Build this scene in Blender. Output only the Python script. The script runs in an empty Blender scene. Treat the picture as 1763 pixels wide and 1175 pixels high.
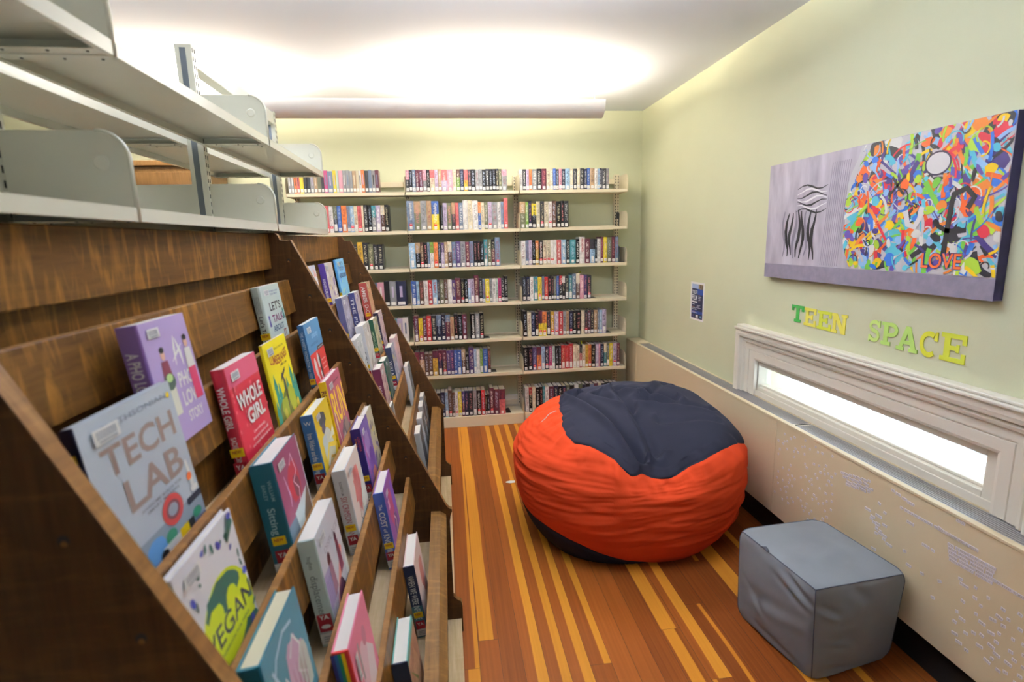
import bpy, bmesh, math, random
from mathutils import Vector, Matrix, Euler
R = random.Random(7)
scene = bpy.context.scene
C = scene.collection
PI = math.pi

# ---------------------------------------------------------------- camera, exposure, world, lights
cam_data = bpy.data.cameras.new('camera')
cam = bpy.data.objects.new('camera', cam_data); C.objects.link(cam)
scene.camera = cam
cam_data.sensor_width = 36.0; cam_data.sensor_fit = 'HORIZONTAL'
cam_data.lens = 926.48 / 1763 * 36
cam_data.clip_start = 0.02; cam_data.clip_end = 60
def camera_axes(yaw, pitch, roll):
    f = Vector((math.sin(yaw)*math.cos(pitch), math.cos(yaw)*math.cos(pitch), -math.sin(pitch)))
    r = Vector((math.cos(yaw), -math.sin(yaw), 0)); u = r.cross(f)
    c, s = math.cos(roll), math.sin(roll)
    return c*r + s*u, -s*r + c*u, f
_r, _u, _f = camera_axes(0.11693, 0.186545, -0.025967)
_m = Matrix((( _r.x, _u.x, -_f.x), (_r.y, _u.y, -_f.y), (_r.z, _u.z, -_f.z))).to_4x4()
_m.translation = (0, 0, 1.5933)
cam.matrix_world = _m
cam_data.dof.use_dof = True
cam_data.dof.focus_distance = 2.6
cam_data.dof.aperture_fstop = 3.2

vs = scene.view_settings
vs.view_transform = 'Standard'; vs.look = 'None'; vs.gamma = 1.0; vs.use_curve_mapping = False
vs.exposure = 0.0
scene.display_settings.display_device = 'sRGB'

w = bpy.data.worlds.new('daylight'); scene.world = w; w.use_nodes = True
bg = w.node_tree.nodes['Background']
bg.inputs['Color'].default_value = (0.80, 0.90, 1.0, 1); bg.inputs['Strength'].default_value = 7.0

def area(name, loc, rot, sx, sy, power, col):
    l = bpy.data.lights.new(name, 'AREA'); l.shape = 'RECTANGLE'; l.size = sx; l.size_y = sy
    l.energy = power; l.color = col
    o = bpy.data.objects.new(name, l); C.objects.link(o); o.location = loc; o.rotation_euler = rot
    return o
WARM = (1.0, 0.87, 0.67)
# fluorescent tubes inside the hanging troughs, shining up at the ceiling
for (x, y, e, c_) in ((0.44, 3.79, 92, WARM), (-1.72, 3.79, 88, WARM), (0.30, 1.72, 130, (.93, .95, 1)), (-1.86, 1.72, 95, (.93, .95, 1)), (0.44, -1.6, 10, (.9, .95, 1))):
    # the reflector throws the light sideways in two broad wings
    for sg in (-1, 1):
        area('trough_lamp', (x, y + sg*.035, 2.486), (PI + sg*math.radians(52), 0, 0), 1.15, 0.05, e*.25, c_)
    area('trough_lamp', (x, y, 2.47), (PI, 0, 0), 1.15, 0.06, e*.55, c_)
# added cool fill from behind the camera; the wall there has no window
area('rear_fill_light', (0.1, -3.3, 1.7), (PI/2, 0, 0), 2.6, 1.5, 14, (0.80, 0.91, 1.0))

# ---------------------------------------------------------------- helpers
def tag(o, label=None, cat=None, group=None, kind=None):
    if label: o['label'] = label
    if cat: o['category'] = cat
    if group: o['group'] = group
    if kind: o['kind'] = kind
    return o
def empty(name, label=None, cat=None, group=None, loc=(0, 0, 0), rot=(0, 0, 0)):
    o = bpy.data.objects.new(name, None); C.objects.link(o)
    o.empty_display_size = 0.05
    o.location = loc; o.rotation_euler = rot
    return tag(o, label, cat, group)

_fonts = {}
def glyphs(s, bold=0.0, res=3):
    k = (s, bold, res)
    if k in _fonts: return _fonts[k]
    cu = bpy.data.curves.new('lettering', 'FONT'); cu.body = s; cu.size = 1.0
    cu.resolution_u = res; cu.offset = bold; cu.fill_mode = 'BOTH'
    o = bpy.data.objects.new('lettering', cu); C.objects.link(o)
    dg = bpy.context.evaluated_depsgraph_get()
    me = bpy.data.meshes.new_from_object(o.evaluated_get(dg))
    vsx = [v.co.copy() for v in me.vertices]; fs = [tuple(p.vertices) for p in me.polygons]
    bpy.data.objects.remove(o); bpy.data.curves.remove(cu); bpy.data.meshes.remove(me)
    if vsx:
        x0 = min(v.x for v in vsx); x1 = max(v.x for v in vsx); y0 = min(v.y for v in vsx); y1 = max(v.y for v in vsx)
    else: x0 = x1 = y0 = y1 = 0
    _fonts[k] = (vsx, fs, x0, x1, y0, y1)
    return _fonts[k]

class MB:
    """collects faces, builds ONE mesh object"""
    def __init__(s): s.v = []; s.f = []; s.m = []; s.sm = []; s.mats = []
    def mi(s, mat):
        if mat not in s.mats: s.mats.append(mat)
        return s.mats.index(mat)
    def add(s, vs_, fs, mat, smooth=False, M=None):
        b = len(s.v); i = s.mi(mat)
        for p in vs_:
            p = Vector(p)
            s.v.append(M @ p if M is not None else p)
        for f in fs:
            s.f.append(tuple(b + k for k in f)); s.m.append(i); s.sm.append(smooth)
        return s
    def box(s, a, b, mat, M=None):
        x0, y0, z0 = a; x1, y1, z1 = b
        v = [(x0,y0,z0),(x1,y0,z0),(x1,y1,z0),(x0,y1,z0),(x0,y0,z1),(x1,y0,z1),(x1,y1,z1),(x0,y1,z1)]
        return s.add(v, [(0,3,2,1),(4,5,6,7),(0,1,5,4),(1,2,6,5),(2,3,7,6),(3,0,4,7)], mat, M=M)
    def poly(s, pts, mat, M=None):
        return s.add(pts, [tuple(range(len(pts)))], mat, M=M)
    def prism(s, pts, axis, a, b, mat, smooth=False, M=None):
        """2D outline extruded along axis ('x','y','z') from a to b; outline coords are the other two axes in order"""
        def p3(p, t):
            if axis == 'x': return (t, p[0], p[1])
            if axis == 'y': return (p[0], t, p[1])
            return (p[0], p[1], t)
        n = len(pts)
        v = [p3(p, a) for p in pts] + [p3(p, b) for p in pts]
        fs = [tuple(range(n)), tuple(range(2*n-1, n-1, -1))]
        s.add(v, fs, mat, M=M)
        b0 = len(s.v) - 2*n; i = s.mi(mat)
        for k in range(n):
            s.f.append((b0+k, b0+n+k, b0+n+(k+1) % n, b0+(k+1) % n)); s.m.append(i); s.sm.append(smooth)
        return s
    def cyl(s, p0, p1, r, mat, n=16, r2=None, smooth=True, caps=True):
        p0 = Vector(p0); p1 = Vector(p1); d = (p1-p0).normalized()
        a = d.orthogonal().normalized(); b = d.cross(a); r2 = r if r2 is None else r2
        v = []; 
        for k in range(n):
            t = 2*PI*k/n; v.append(p0 + r*(math.cos(t)*a + math.sin(t)*b))
        for k in range(n):
            t = 2*PI*k/n; v.append(p1 + r2*(math.cos(t)*a + math.sin(t)*b))
        s.add(v, [(k, (k+1) % n, n+(k+1) % n, n+k) for k in range(n)], mat, smooth)
        if caps:
            s.add(v[:n], [tuple(range(n-1, -1, -1))], mat); s.add(v[n:], [tuple(range(n))], mat)
        return s
    def tube(s, pts, r, mat, n=8):
        pts = [Vector(p) for p in pts]; rings = []
        for i, p in enumerate(pts):
            d = (pts[min(i+1, len(pts)-1)] - pts[max(i-1, 0)]).normalized()
            a = d.cross(Vector((0.13, 0.27, 0.95))).normalized(); b = d.cross(a)
            rings.append([p + r*(math.cos(2*PI*k/n)*a + math.sin(2*PI*k/n)*b) for k in range(n)])
        v = [q for rg in rings for q in rg]
        fs = [(i*n+k, i*n+(k+1) % n, (i+1)*n+(k+1) % n, (i+1)*n+k) for i in range(len(pts)-1) for k in range(n)]
        fs += [tuple(range(n-1, -1, -1)), tuple(range((len(pts)-1)*n, len(pts)*n))]
        return s.add(v, fs, mat, True)
    def text(s, body, o, xd, yd, h, mat, width=None, bold=0.0, align='l', shear=0.0, arch=0.0):
        """lettering: o = left/centre of baseline, xd reading direction, yd glyph up, h capital height, width = fit"""
        vs_, fs, x0, x1, y0, y1 = glyphs(body, bold)
        if not vs_: return s
        caph = 0.72; ky = h / caph
        kx = ky if width is None else width / (x1 - x0)
        off = {'l': -x0, 'c': -(x0+x1)/2, 'r': -x1}[align]
        xd = Vector(xd); yd = Vector(yd); o = Vector(o)
        out = []
        for v in vs_:
            X = (v.x + off) * kx; Y = v.y * ky
            out.append(o + xd * (X + shear*Y) + yd * (Y + arch*X*X))
        return s.add(out, fs, mat)
    def stroke(s, pts, wd, o, xd, yd, mat, taper=False):
        """flat brush stroke following 2D points, in the plane given by o, xd, yd"""
        xd = Vector(xd); yd = Vector(yd); o = Vector(o); L_ = []; R_ = []
        n = len(pts)
        for i, p in enumerate(pts):
            a = pts[max(i-1, 0)]; b = pts[min(i+1, n-1)]
            dx, dy = b[0]-a[0], b[1]-a[1]; l = math.hypot(dx, dy) or 1
            q = wd/2 * ((1 - 0.75*abs(2*i/(n-1)-1)) if taper else 1)
            L_.append((p[0]-dy/l*q, p[1]+dx/l*q)); R_.append((p[0]+dy/l*q, p[1]-dx/l*q))
        v = [o + xd*p[0] + yd*p[1] for p in L_ + R_]
        return s.add(v, [(i, n+i, n+i+1, i+1) for i in range(n-1)], mat)
    def blob(s, c, rx, ry, o, xd, yd, mat, n=14, jit=0.0, rot=0.0):
        xd = Vector(xd); yd = Vector(yd); o = Vector(o); v = []
        for k in range(n):
            t = 2*PI*k/n; q = 1 + jit*(R.random()-0.5)
            X, Y = rx*q*math.cos(t), ry*q*math.sin(t)
            X, Y = X*math.cos(rot)-Y*math.sin(rot), X*math.sin(rot)+Y*math.cos(rot)
            v.append(o + xd*(c[0]+X) + yd*(c[1]+Y))
        return s.add(v, [tuple(range(n))], mat)
    def build(s, name, parent=None, bevel=0.0, seg=2, loc=None, fix=True):
        me = bpy.data.meshes.new(name)
        me.from_pydata([tuple(v) for v in s.v], [], s.f)
        for m in s.mats: me.materials.append(m)
        me.polygons.foreach_set('material_index', s.m)
        me.polygons.foreach_set('use_smooth', s.sm)
        me.update()
        if fix:
            bm = bmesh.new(); bm.from_mesh(me)
            bmesh.ops.recalc_face_normals(bm, faces=bm.faces)
            bm.to_mesh(me); bm.free()
        o = bpy.data.objects.new(name, me); C.objects.link(o)
        if parent: o.parent = parent
        if loc: o.location = loc
        if bevel:
            b = o.modifiers.new('bevel', 'BEVEL'); b.width = bevel; b.segments = seg; b.limit_method = 'ANGLE'
            b.angle_limit = math.radians(25); b.harden_normals = False
            for p in me.polygons: p.use_smooth = True
            me.set_sharp_from_angle(angle=math.radians(22))
        return o

# ---------------------------------------------------------------- materials
def srgb(r, g, b):
    f = lambda c: (c/255/12.92) if c/255 <= 0.04045 else ((c/255+0.055)/1.055)**2.4
    return (f(r), f(g), f(b), 1)
def new_mat(name):
    m = bpy.data.materials.new(name); m.use_nodes = True
    nt = m.node_tree; return m, nt, nt.nodes['Principled BSDF']
def node(nt, t, **k):
    n = nt.nodes.new(t)
    for a, b in k.items(): setattr(n, a, b)
    return n
def flat(name, col, rough=0.5, metal=0.0, spec=0.5, bump=0.0, bscale=200, var=0.0, vscale=8.0, coat=0.0):
    m, nt, p = new_mat(name)
    p.inputs['Base Color'].default_value = col; p.inputs['Roughness'].default_value = rough
    p.inputs['Metallic'].default_value = metal; p.inputs['Specular IOR Level'].default_value = spec
    p.inputs['Coat Weight'].default_value = coat
    tc = node(nt, 'ShaderNodeTexCoord')
    if var:
        n = node(nt, 'ShaderNodeTexNoise'); n.inputs['Scale'].default_value = vscale; n.inputs['Detail'].default_value = 4
        nt.links.new(tc.outputs['Object'], n.inputs['Vector'])
        r = node(nt, 'ShaderNodeMapRange'); r.inputs['From Min'].default_value = 0.3; r.inputs['From Max'].default_value = 0.7
        r.inputs['To Min'].default_value = 1-var; r.inputs['To Max'].default_value = 1+var
        nt.links.new(n.outputs['Fac'], r.inputs['Value'])
        mx = node(nt, 'ShaderNodeVectorMath', operation='SCALE'); mx.inputs[0].default_value = col[:3]
        nt.links.new(r.outputs['Result'], mx.inputs['Scale']); nt.links.new(mx.outputs['Vector'], p.inputs['Base Color'])
    if bump:
        n = node(nt, 'ShaderNodeTexNoise'); n.inputs['Scale'].default_value = bscale; n.inputs['Detail'].default_value = 3
        nt.links.new(tc.outputs['Object'], n.inputs['Vector'])
        b = node(nt, 'ShaderNodeBump'); b.inputs['Strength'].default_value = bump; b.inputs['Distance'].default_value = 0.002
        nt.links.new(n.outputs['Fac'], b.inputs['Height']); nt.links.new(b.outputs['Normal'], p.inputs['Normal'])
    return m
_fc = {}
def col(r, g, b, rough=0.45):
    k = (r, g, b, rough)
    if k not in _fc: _fc[k] = flat('print_%d_%d_%d' % (r, g, b), srgb(r, g, b), rough)
    return _fc[k]

M = {}
M['wall'] = flat('wall_paint', srgb(206, 208, 176), 0.7, spec=0.3, bump=0.15, bscale=120, var=0.02, vscale=2)
M['ceiling'] = flat('ceiling_paint', srgb(228, 234, 246), 0.8, spec=0.2, bump=0.1, bscale=100)
M['trim'] = flat('trim_paint', srgb(238, 232, 218), 0.42)
M['steel'] = flat('shelf_enamel', srgb(218, 216, 198), 0.24, spec=0.7, var=0.015)
M['steel2'] = flat('cream_enamel', srgb(226, 214, 186), 0.33, spec=0.5, var=0.015)
M['slot'] = flat('slot_dark', srgb(25, 24, 22), 0.8)
M['galv'] = flat('zinc_channel', srgb(120, 128, 135), 0.35, metal=0.6)
M['heater'] = flat('heater_enamel', srgb(222, 206, 172), 0.4)
M['alu'] = flat('grille_aluminium', srgb(176, 174, 176), 0.4, metal=0.55)
M['dark'] = flat('recess_black', srgb(22, 18, 16), 0.8)
M['lamp'] = flat('lamp_enamel', srgb(244, 242, 242), 0.35)
M['page'] = flat('paper_edge', srgb(238, 234, 226), 0.7, bump=0.4, bscale=900)
M['page_c'] = flat('paper_edge_cream', srgb(226, 216, 186), 0.7, bump=0.4, bscale=900)
M['black'] = flat('black_plastic', srgb(22, 22, 24), 0.45)
M['white'] = col(238, 238, 236); M['yellow'] = col(246, 208, 20); M['red'] = col(176, 24, 46); M['grayprint'] = col(150, 155, 165)

def oak(name, dark=(0.060, 0.024, 0.005, 1), mid=(0.15, 0.064, 0.012, 1), light=(0.33, 0.145, 0.024, 1), axis=1, fleck=1.0, rough=0.45):
    m, nt, p = new_mat(name)
    tc = node(nt, 'ShaderNodeTexCoord'); mp = node(nt, 'ShaderNodeMapping')
    sc = [14, 14, 14]; sc[axis] = 1.2; mp.inputs['Scale'].default_value = sc
    nt.links.new(tc.outputs['Object'], mp.inputs['Vector'])
    n = node(nt, 'ShaderNodeTexNoise'); n.inputs['Scale'].default_value = 5; n.inputs['Detail'].default_value = 7; n.inputs['Roughness'].default_value = 0.65
    nt.links.new(mp.outputs['Vector'], n.inputs['Vector'])
    r = node(nt, 'ShaderNodeValToRGB'); e = r.color_ramp.elements
    e[0].position = 0.3; e[0].color = dark; e[1].position = 0.75; e[1].color = mid
    nt.links.new(n.outputs['Fac'], r.inputs['Fac'])
    # ray flecks: short wandering bands lying across the grain
    mp2 = node(nt, 'ShaderNodeMapping'); s2 = [5.0, 5.0, 5.0]; s2[axis] = 26; mp2.inputs['Scale'].default_value = s2
    mp2.inputs['Rotation'].default_value = (0.55, 0.3, 0.2)
    nt.links.new(tc.outputs['Object'], mp2.inputs['Vector'])
    n2 = node(nt, 'ShaderNodeTexNoise'); n2.inputs['Scale'].default_value = 1.6; n2.inputs['Detail'].default_value = 3; n2.inputs['Distortion'].default_value = 0.8
    nt.links.new(mp2.outputs['Vector'], n2.inputs['Vector'])
    mr = node(nt, 'ShaderNodeMapRange'); mr.inputs['From Min'].default_value = 0.50; mr.inputs['From Max'].default_value = 0.74
    mr.inputs['To Max'].default_value = 0.75*fleck
    nt.links.new(n2.outputs['Fac'], mr.inputs['Value'])
    mx = node(nt, 'ShaderNodeMixRGB'); mx.inputs['Color2'].default_value = light
    nt.links.new(mr.outputs['Result'], mx.inputs['Fac']); nt.links.new(r.outputs['Color'], mx.inputs['Color1'])
    nt.links.new(mx.outputs['Color'], p.inputs['Base Color'])
    p.inputs['Roughness'].default_value = rough; p.inputs['Specular IOR Level'].default_value = 0.16
    b = node(nt, 'ShaderNodeBump'); b.inputs['Strength'].default_value = 0.12; b.inputs['Distance'].default_value = 0.002
    nt.links.new(n.outputs['Fac'], b.inputs['Height']); nt.links.new(b.outputs['Normal'], p.inputs['Normal'])
    return m
M['oak'] = oak('dark_oak')
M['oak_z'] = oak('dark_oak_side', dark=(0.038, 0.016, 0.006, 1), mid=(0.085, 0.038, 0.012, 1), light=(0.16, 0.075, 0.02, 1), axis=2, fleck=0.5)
M['oak_edge'] = oak('worn_oak_edge', dark=(0.12, 0.052, 0.014, 1), mid=(0.24, 0.11, 0.03, 1), light=(0.45, 0.25, 0.09, 1), fleck=0.4)
M['oak_rail'] = oak('oak_rail', dark=(0.09, 0.040, 0.010, 1), mid=(0.19, 0.090, 0.022, 1), light=(0.30, 0.155, 0.045, 1), fleck=0.7)
M['oak_red'] = oak('red_oak', dark=(0.12, 0.045, 0.018, 1), mid=(0.24, 0.095, 0.035, 1), light=(0.36, 0.16, 0.06, 1), fleck=0.5)
M['pine'] = oak('pine_board', dark=(0.50, 0.36, 0.19, 1), mid=(0.68, 0.53, 0.32, 1), light=(0.75, 0.6, 0.38, 1), fleck=0.3, rough=0.6)
# ---------------------------------------------------------------- the room
XR, YB, ZC = 1.7487, 4.7614, 2.657      # right wall, back wall, ceiling
XL, YF = -3.6, -3.6
def struct(name, mb, **k):
    o = mb.build(name, **k); o['kind'] = 'structure'; return o

def floor_material():
    m, nt, p = new_mat('fir_floor')
    at = node(nt, 'ShaderNodeAttribute', attribute_name='plank'); uv = node(nt, 'ShaderNodeUVMap', uv_map='UVMap')
    sp = node(nt, 'ShaderNodeSeparateColor'); nt.links.new(at.outputs['Color'], sp.inputs['Color'])
    su = node(nt, 'ShaderNodeSeparateXYZ'); nt.links.new(uv.outputs['UV'], su.inputs[0])
    tc = node(nt, 'ShaderNodeTexCoord')
    # wobble of the sapwood line along the board
    w1 = node(nt, 'ShaderNodeTexNoise', noise_dimensions='2D'); w1.inputs['Scale'].default_value = 1.0; w1.inputs['Detail'].default_value = 1
    cm = node(nt, 'ShaderNodeCombineXYZ'); nt.links.new(su.outputs['Y'], cm.inputs['X'])
    a1 = node(nt, 'ShaderNodeMath', operation='MULTIPLY'); a1.inputs[1].default_value = 37; nt.links.new(at.outputs['Alpha'], a1.inputs[0]); nt.links.new(a1.outputs[0], cm.inputs['Y'])
    nt.links.new(cm.outputs[0], w1.inputs['Vector'])
    wb = node(nt, 'ShaderNodeMapRange'); wb.inputs['To Min'].default_value = -0.16; wb.inputs['To Max'].default_value = 0.16
    nt.links.new(w1.outputs['Fac'], wb.inputs['Value'])
    u = node(nt, 'ShaderNodeMath', operation='ADD'); nt.links.new(su.outputs['X'], u.inputs[0]); nt.links.new(wb.outputs['Result'], u.inputs[1])
    def step(lim, sign):
        d = node(nt, 'ShaderNodeMath', operation='SUBTRACT')
        if sign > 0: nt.links.new(u.outputs[0], d.inputs[0]); nt.links.new(lim, d.inputs[1])
        else: nt.links.new(lim, d.inputs[0]); nt.links.new(u.outputs[0], d.inputs[1])
        s = node(nt, 'ShaderNodeMapRange', interpolation_type='SMOOTHSTEP'); s.inputs['From Min'].default_value = -0.03; s.inputs['From Max'].default_value = 0.03
        nt.links.new(d.outputs[0], s.inputs['Value']); return s.outputs['Result']
    k = node(nt, 'ShaderNodeMath', operation='MULTIPLY')
    nt.links.new(step(sp.outputs['Green'], 1), k.inputs[0]); nt.links.new(step(sp.outputs['Blue'], -1), k.inputs[1])
    # grain
    mp = node(nt, 'ShaderNodeMapping'); mp.inputs['Scale'].default_value = (95, 1.6, 1)
    nt.links.new(tc.outputs['Object'], mp.inputs['Vector'])
    g = node(nt, 'ShaderNodeTexNoise'); g.inputs['Scale'].default_value = 1.0; g.inputs['Detail'].default_value = 5
    nt.links.new(mp.outputs['Vector'], g.inputs['Vector'])
    tone = node(nt, 'ShaderNodeMath', operation='MULTIPLY_ADD'); tone.inputs[1].default_value = 0.4; nt.links.new(g.outputs['Fac'], tone.inputs[0]); nt.links.new(sp.outputs['Red'], tone.inputs[2])
    rr = node(nt, 'ShaderNodeValToRGB'); e = rr.color_ramp.elements
    e[0].position = 0.15; e[0].color = (0.11, 0.025, 0.007, 1); e[1].position = 1.1; e[1].color = (0.43, 0.125, 0.022, 1)
    nt.links.new(tone.outputs[0], rr.inputs['Fac'])
    ry = node(nt, 'ShaderNodeValToRGB'); e = ry.color_ramp.elements
    e[0].position = 0.1; e[0].color = (0.42, 0.145, 0.015, 1); e[1].position = 1.1; e[1].color = (0.74, 0.33, 0.04, 1)
    nt.links.new(tone.outputs[0], ry.inputs['Fac'])
    mx = node(nt, 'ShaderNodeMixRGB'); nt.links.new(k.outputs[0], mx.inputs['Fac']); nt.links.new(rr.outputs['Color'], mx.inputs['Color1']); nt.links.new(ry.outputs['Color'], mx.inputs['Color2'])
    nt.links.new(mx.outputs['Color'], p.inputs['Base Color'])
    p.inputs['Specular IOR Level'].default_value = 0.08
    rn = node(nt, 'ShaderNodeTexNoise'); rn.inputs['Scale'].default_value = 5; rn.inputs['Detail'].default_value = 4; nt.links.new(tc.outputs['Object'], rn.inputs['Vector'])
    rm = node(nt, 'ShaderNodeMapRange'); rm.inputs['To Min'].default_value = 0.28; rm.inputs['To Max'].default_value = 0.46; nt.links.new(rn.outputs['Fac'], rm.inputs['Value']); nt.links.new(rm.outputs['Result'], p.inputs['Roughness'])
    b = node(nt, 'ShaderNodeBump'); b.inputs['Strength'].default_value = 0.08; b.inputs['Distance'].default_value = 0.001
    nt.links.new(g.outputs['Fac'], b.inputs['Height']); nt.links.new(b.outputs['Normal'], p.inputs['Normal'])
    return m

def make_floor():
    fm = floor_material(); W_ = 0.083; X0 = 0.221
    rr = random.Random(3)
    # boards seen in front of the bean bag: column -> list of (y0, y1, tone, sapwood from, to)
    known = {-2: [(0.4, 1.92, .35, 2, 3), (1.92, 5, .30, -1, .72)], -3: [(-1, 1.78, .3, .45, 1.4), (1.78, 5, .25, .82, 1.2)],
             -1: [(-1, 5, .22, 2, 3)], 0: [(-1, 5, .45, .54, 2)], 1: [(-1, 5, .36, .56, 2)], 2: [(-1, 5, .42, .55, 2)],
             3: [(-1, 1.73, .3, 2, 3), (1.73, 5, .3, .60, 2)], 4: [(-1, 5, .45, 2, 3)], 5: [(-1, 5, .38, 2, 3)],
             6: [(-1, 5, .18, 2, 3)], 7: [(-1, 1.87, .25, -1, .6), (1.87, 5, .3, .0, .78)], 8: [(-1, 1.6, .2, -1, .2), (1.6, 5, .36, .42, 2)],
             9: [(-1, 2.0, .12, .62, .82), (2.0, 5, .12, 2, 3)], 10: [(-1, 5, .12, 2, 3)], 11: [(-1, 2.3, .12, 2, 3), (2.3, 5, .15, .3, .55)],
             12: [(-1, 5, .3, -1, 2)], 13: [(-1, 5, .2, 2, 3)], 14: [(-1, 5, .25, .5, .9)]}
    vs_, fs, cols, uvs = [], [], [], []
    k0 = int((XL - X0)/W_) - 1; k1 = int((XR - X0)/W_) + 1
    for k in range(k0, k1+1):
        xa = max(X0 + k*W_, XL); xb = min(X0 + (k+1)*W_, XR)
        if xb <= xa: continue
        if k in known: rows = [(YF if i == 0 else a, YB if b == 5 else b, t, s0, s1) for i, (a, b, t, s0, s1) in enumerate(known[k])]
        else:
            y = YF - rr.random()*2; rows = []
            while y < YB:
                l = rr.uniform(1.4, 3.4); s0 = 2 if rr.random() < .45 else rr.uniform(.45, .65)
                rows.append((max(y, YF), min(y+l, YB), rr.uniform(.1, .45), s0, s0 + 2)); y += l
        for (ya, yb, t, s0, s1) in rows:
            if yb <= ya: continue
            b = len(vs_); g = 0.0006
            vs_ += [(xa+g, ya+g, 0), (xb-g, ya+g, 0), (xb-g, yb-g, 0), (xa+g, yb-g, 0)]
            fs.append((b, b+1, b+2, b+3)); sd = rr.random()
            cols += [(t, s0, s1, sd)]*4; uvs += [(0, ya), (1, ya), (1, yb), (0, yb)]
    b = len(vs_); e = 0.0015
    vs_ += [(XL, YF, -e), (XR, YF, -e), (XR, YB, -e), (XL, YB, -e), (XL, YF, -.08), (XR, YF, -.08), (XR, YB, -.08), (XL, YB, -.08)]
    fs += [(b, b+1, b+2, b+3), (b+7, b+6, b+5, b+4)]; cols += [(0, 2, 3, 0)]*8; uvs += [(0, 0)]*8
    me = bpy.data.meshes.new('floor'); me.from_pydata(vs_, [], fs)
    me.materials.append(fm); me.materials.append(M['dark'])
    me.polygons[-1].material_index = 1; me.polygons[-2].material_index = 1
    ca = me.color_attributes.new('plank', 'FLOAT_COLOR', 'CORNER')
    uvl = me.uv_layers.new(name='UVMap')
    for i in range(len(cols)): ca.data[i].color = cols[i]; uvl.data[i].uv = uvs[i]
    o = bpy.data.objects.new('floor', me); C.objects.link(o); o['kind'] = 'structure'
make_floor()

struct('ceiling', MB().box((XL, YF, ZC), (XR, YB, ZC+.1), M['ceiling']))
struct('wall_back', MB().box((XL, YB, -.08), (XR+.2, YB+.12, ZC+.1), M['wall']))
struct('wall_left', MB().box((XL-.12, YF, -.08), (XL, YB+.12, ZC+.1), M['wall']))
struct('wall_front', MB().box((XL-.12, YF-.12, -.08), (XR+.2, YF, ZC+.1), M['wall']))
WY0, WY1, WZ0, WZ1 = 1.44, 2.85, 0.69, 0.885          # opening of the low window
mb = MB()
mb.box((XR, YF, -.08), (XR+.2, WY0, ZC+.1), M['wall']); mb.box((XR, WY1, -.08), (XR+.2, YB, ZC+.1), M['wall'])
mb.box((XR, WY0, -.08), (XR+.2, WY1, WZ0), M['wall']); mb.box((XR, WY0, WZ1), (XR+.2, WY1, ZC+.1), M['wall'])
struct('wall_right', mb)
struct('baseboard_back', MB().box((XL, YB-.018, 0), (1.60, YB-.0005, .19), M['trim']).box((XL, YB-.024, .17), (1.60, YB-.0185, .185), M['trim']), bevel=.002)

# low window: frame, glass, wide moulded casing
mb = MB()
gx = XR + .05
mb.box((XR+.004, WY0+.001, WZ0+.001), (XR+.085, WY0+.045, WZ1-.001), M['trim']); mb.box((XR+.004, WY1-.035, WZ0+.001), (XR+.085, WY1-.001, WZ1-.001), M['trim'])
mb.box((XR+.004, WY0+.0455, WZ1-.04), (XR+.085, WY1-.0355, WZ1-.001), M['trim']); mb.box((XR+.004, WY0+.0455, WZ0+.001), (XR+.085, WY1-.0355, WZ0+.032), M['trim'])
mb.box((XR+.024, WY0+.0455, WZ0+.0325), (XR+.07, WY1-.0355, WZ0+.044), M['trim'])
win = struct('window_1', mb, bevel=.003)
gm, nt, p = new_mat('window_glass'); p.inputs['Transmission Weight'].default_value = 1; p.inputs['Roughness'].default_value = 0.0; p.inputs['IOR'].default_value = 1.02
p.inputs['Base Color'].default_value = (.97, .985, 1, 1)
MB().box((gx, WY0+.0455, WZ0+.0445), (gx+.004, WY1-.0355, WZ1-.0405), gm).build('pane', parent=win)
struct('trim_3', MB().box((XR-.008, 1.4325, .6710), (XR-.0003, 2.8215, WZ0+.012), M['trim']), bevel=.002)
# casing profile (distance from the opening, projection from the wall)
prof = [(0, 0), (0, .018), (.012, .022), (.05, .022), (.052, .018), (.056, .018), (.058, .024), (.092, .024), (.096, .034), (.108, .038), (.116, .030), (.120, .030), (.124, .048), (.140, .052), (.163, .052), (.163, 0)]
mb = MB(); yL, yR, zt, zb = 2.822, 1.432, .878, .672
for i in range(len(prof)):
    d0, p0 = prof[i]; d1, p1 = prof[(i+1) % len(prof)]
    def ring(d, p): return [(XR-p-.0003, yL+d, zb), (XR-p-.0003, yL+d, zt+d), (XR-p-.0003, yR-d, zt+d), (XR-p-.0003, yR-d, zb)]
    a, b = ring(d0, p0), ring(d1, p1)
    mb.add(a + b, [(0, 1, 5, 4), (1, 2, 6, 5), (2, 3, 7, 6)], M['trim'])
for s in (0, 3):
    mb.add([( XR-p-.0003, (yL+d if s == 0 else yR-d), zb) for d, p in prof], [tuple(range(len(prof)))], M['trim'])
struct('trim_1', mb)
struct('trim_2', MB().box((XR-.062, yR-.172, 1.0415), (XR-.0005, yL+.168, 1.055), M['trim']).box((XR-.05, yR-.168, 1.0555), (XR-.0005, yL+.158, 1.068), M['trim']), bevel=.004)

# pale neighbouring house seen through the window
hs = flat('pale_clapboard', srgb(225, 228, 232), .8, bump=.2, bscale=30)
h = empty('neighbour_house', 'pale house wall with square pillars outside the low window', 'building')
MB().box((6.2, -6, -1), (6.5, 9.5, 5.5), hs).build('wall', h)
for y in (4.9, 5.25, 7.4): MB().box((5.95, y, -1), (6.195, y+.16, 5.0), hs).build('pillar', h)
tag(MB().box((2.2, -8, -1.1), (12, 14, -1.0), flat('pale_paving', srgb(200, 202, 200), .9, var=.05)).build('paving'), kind='structure')

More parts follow.
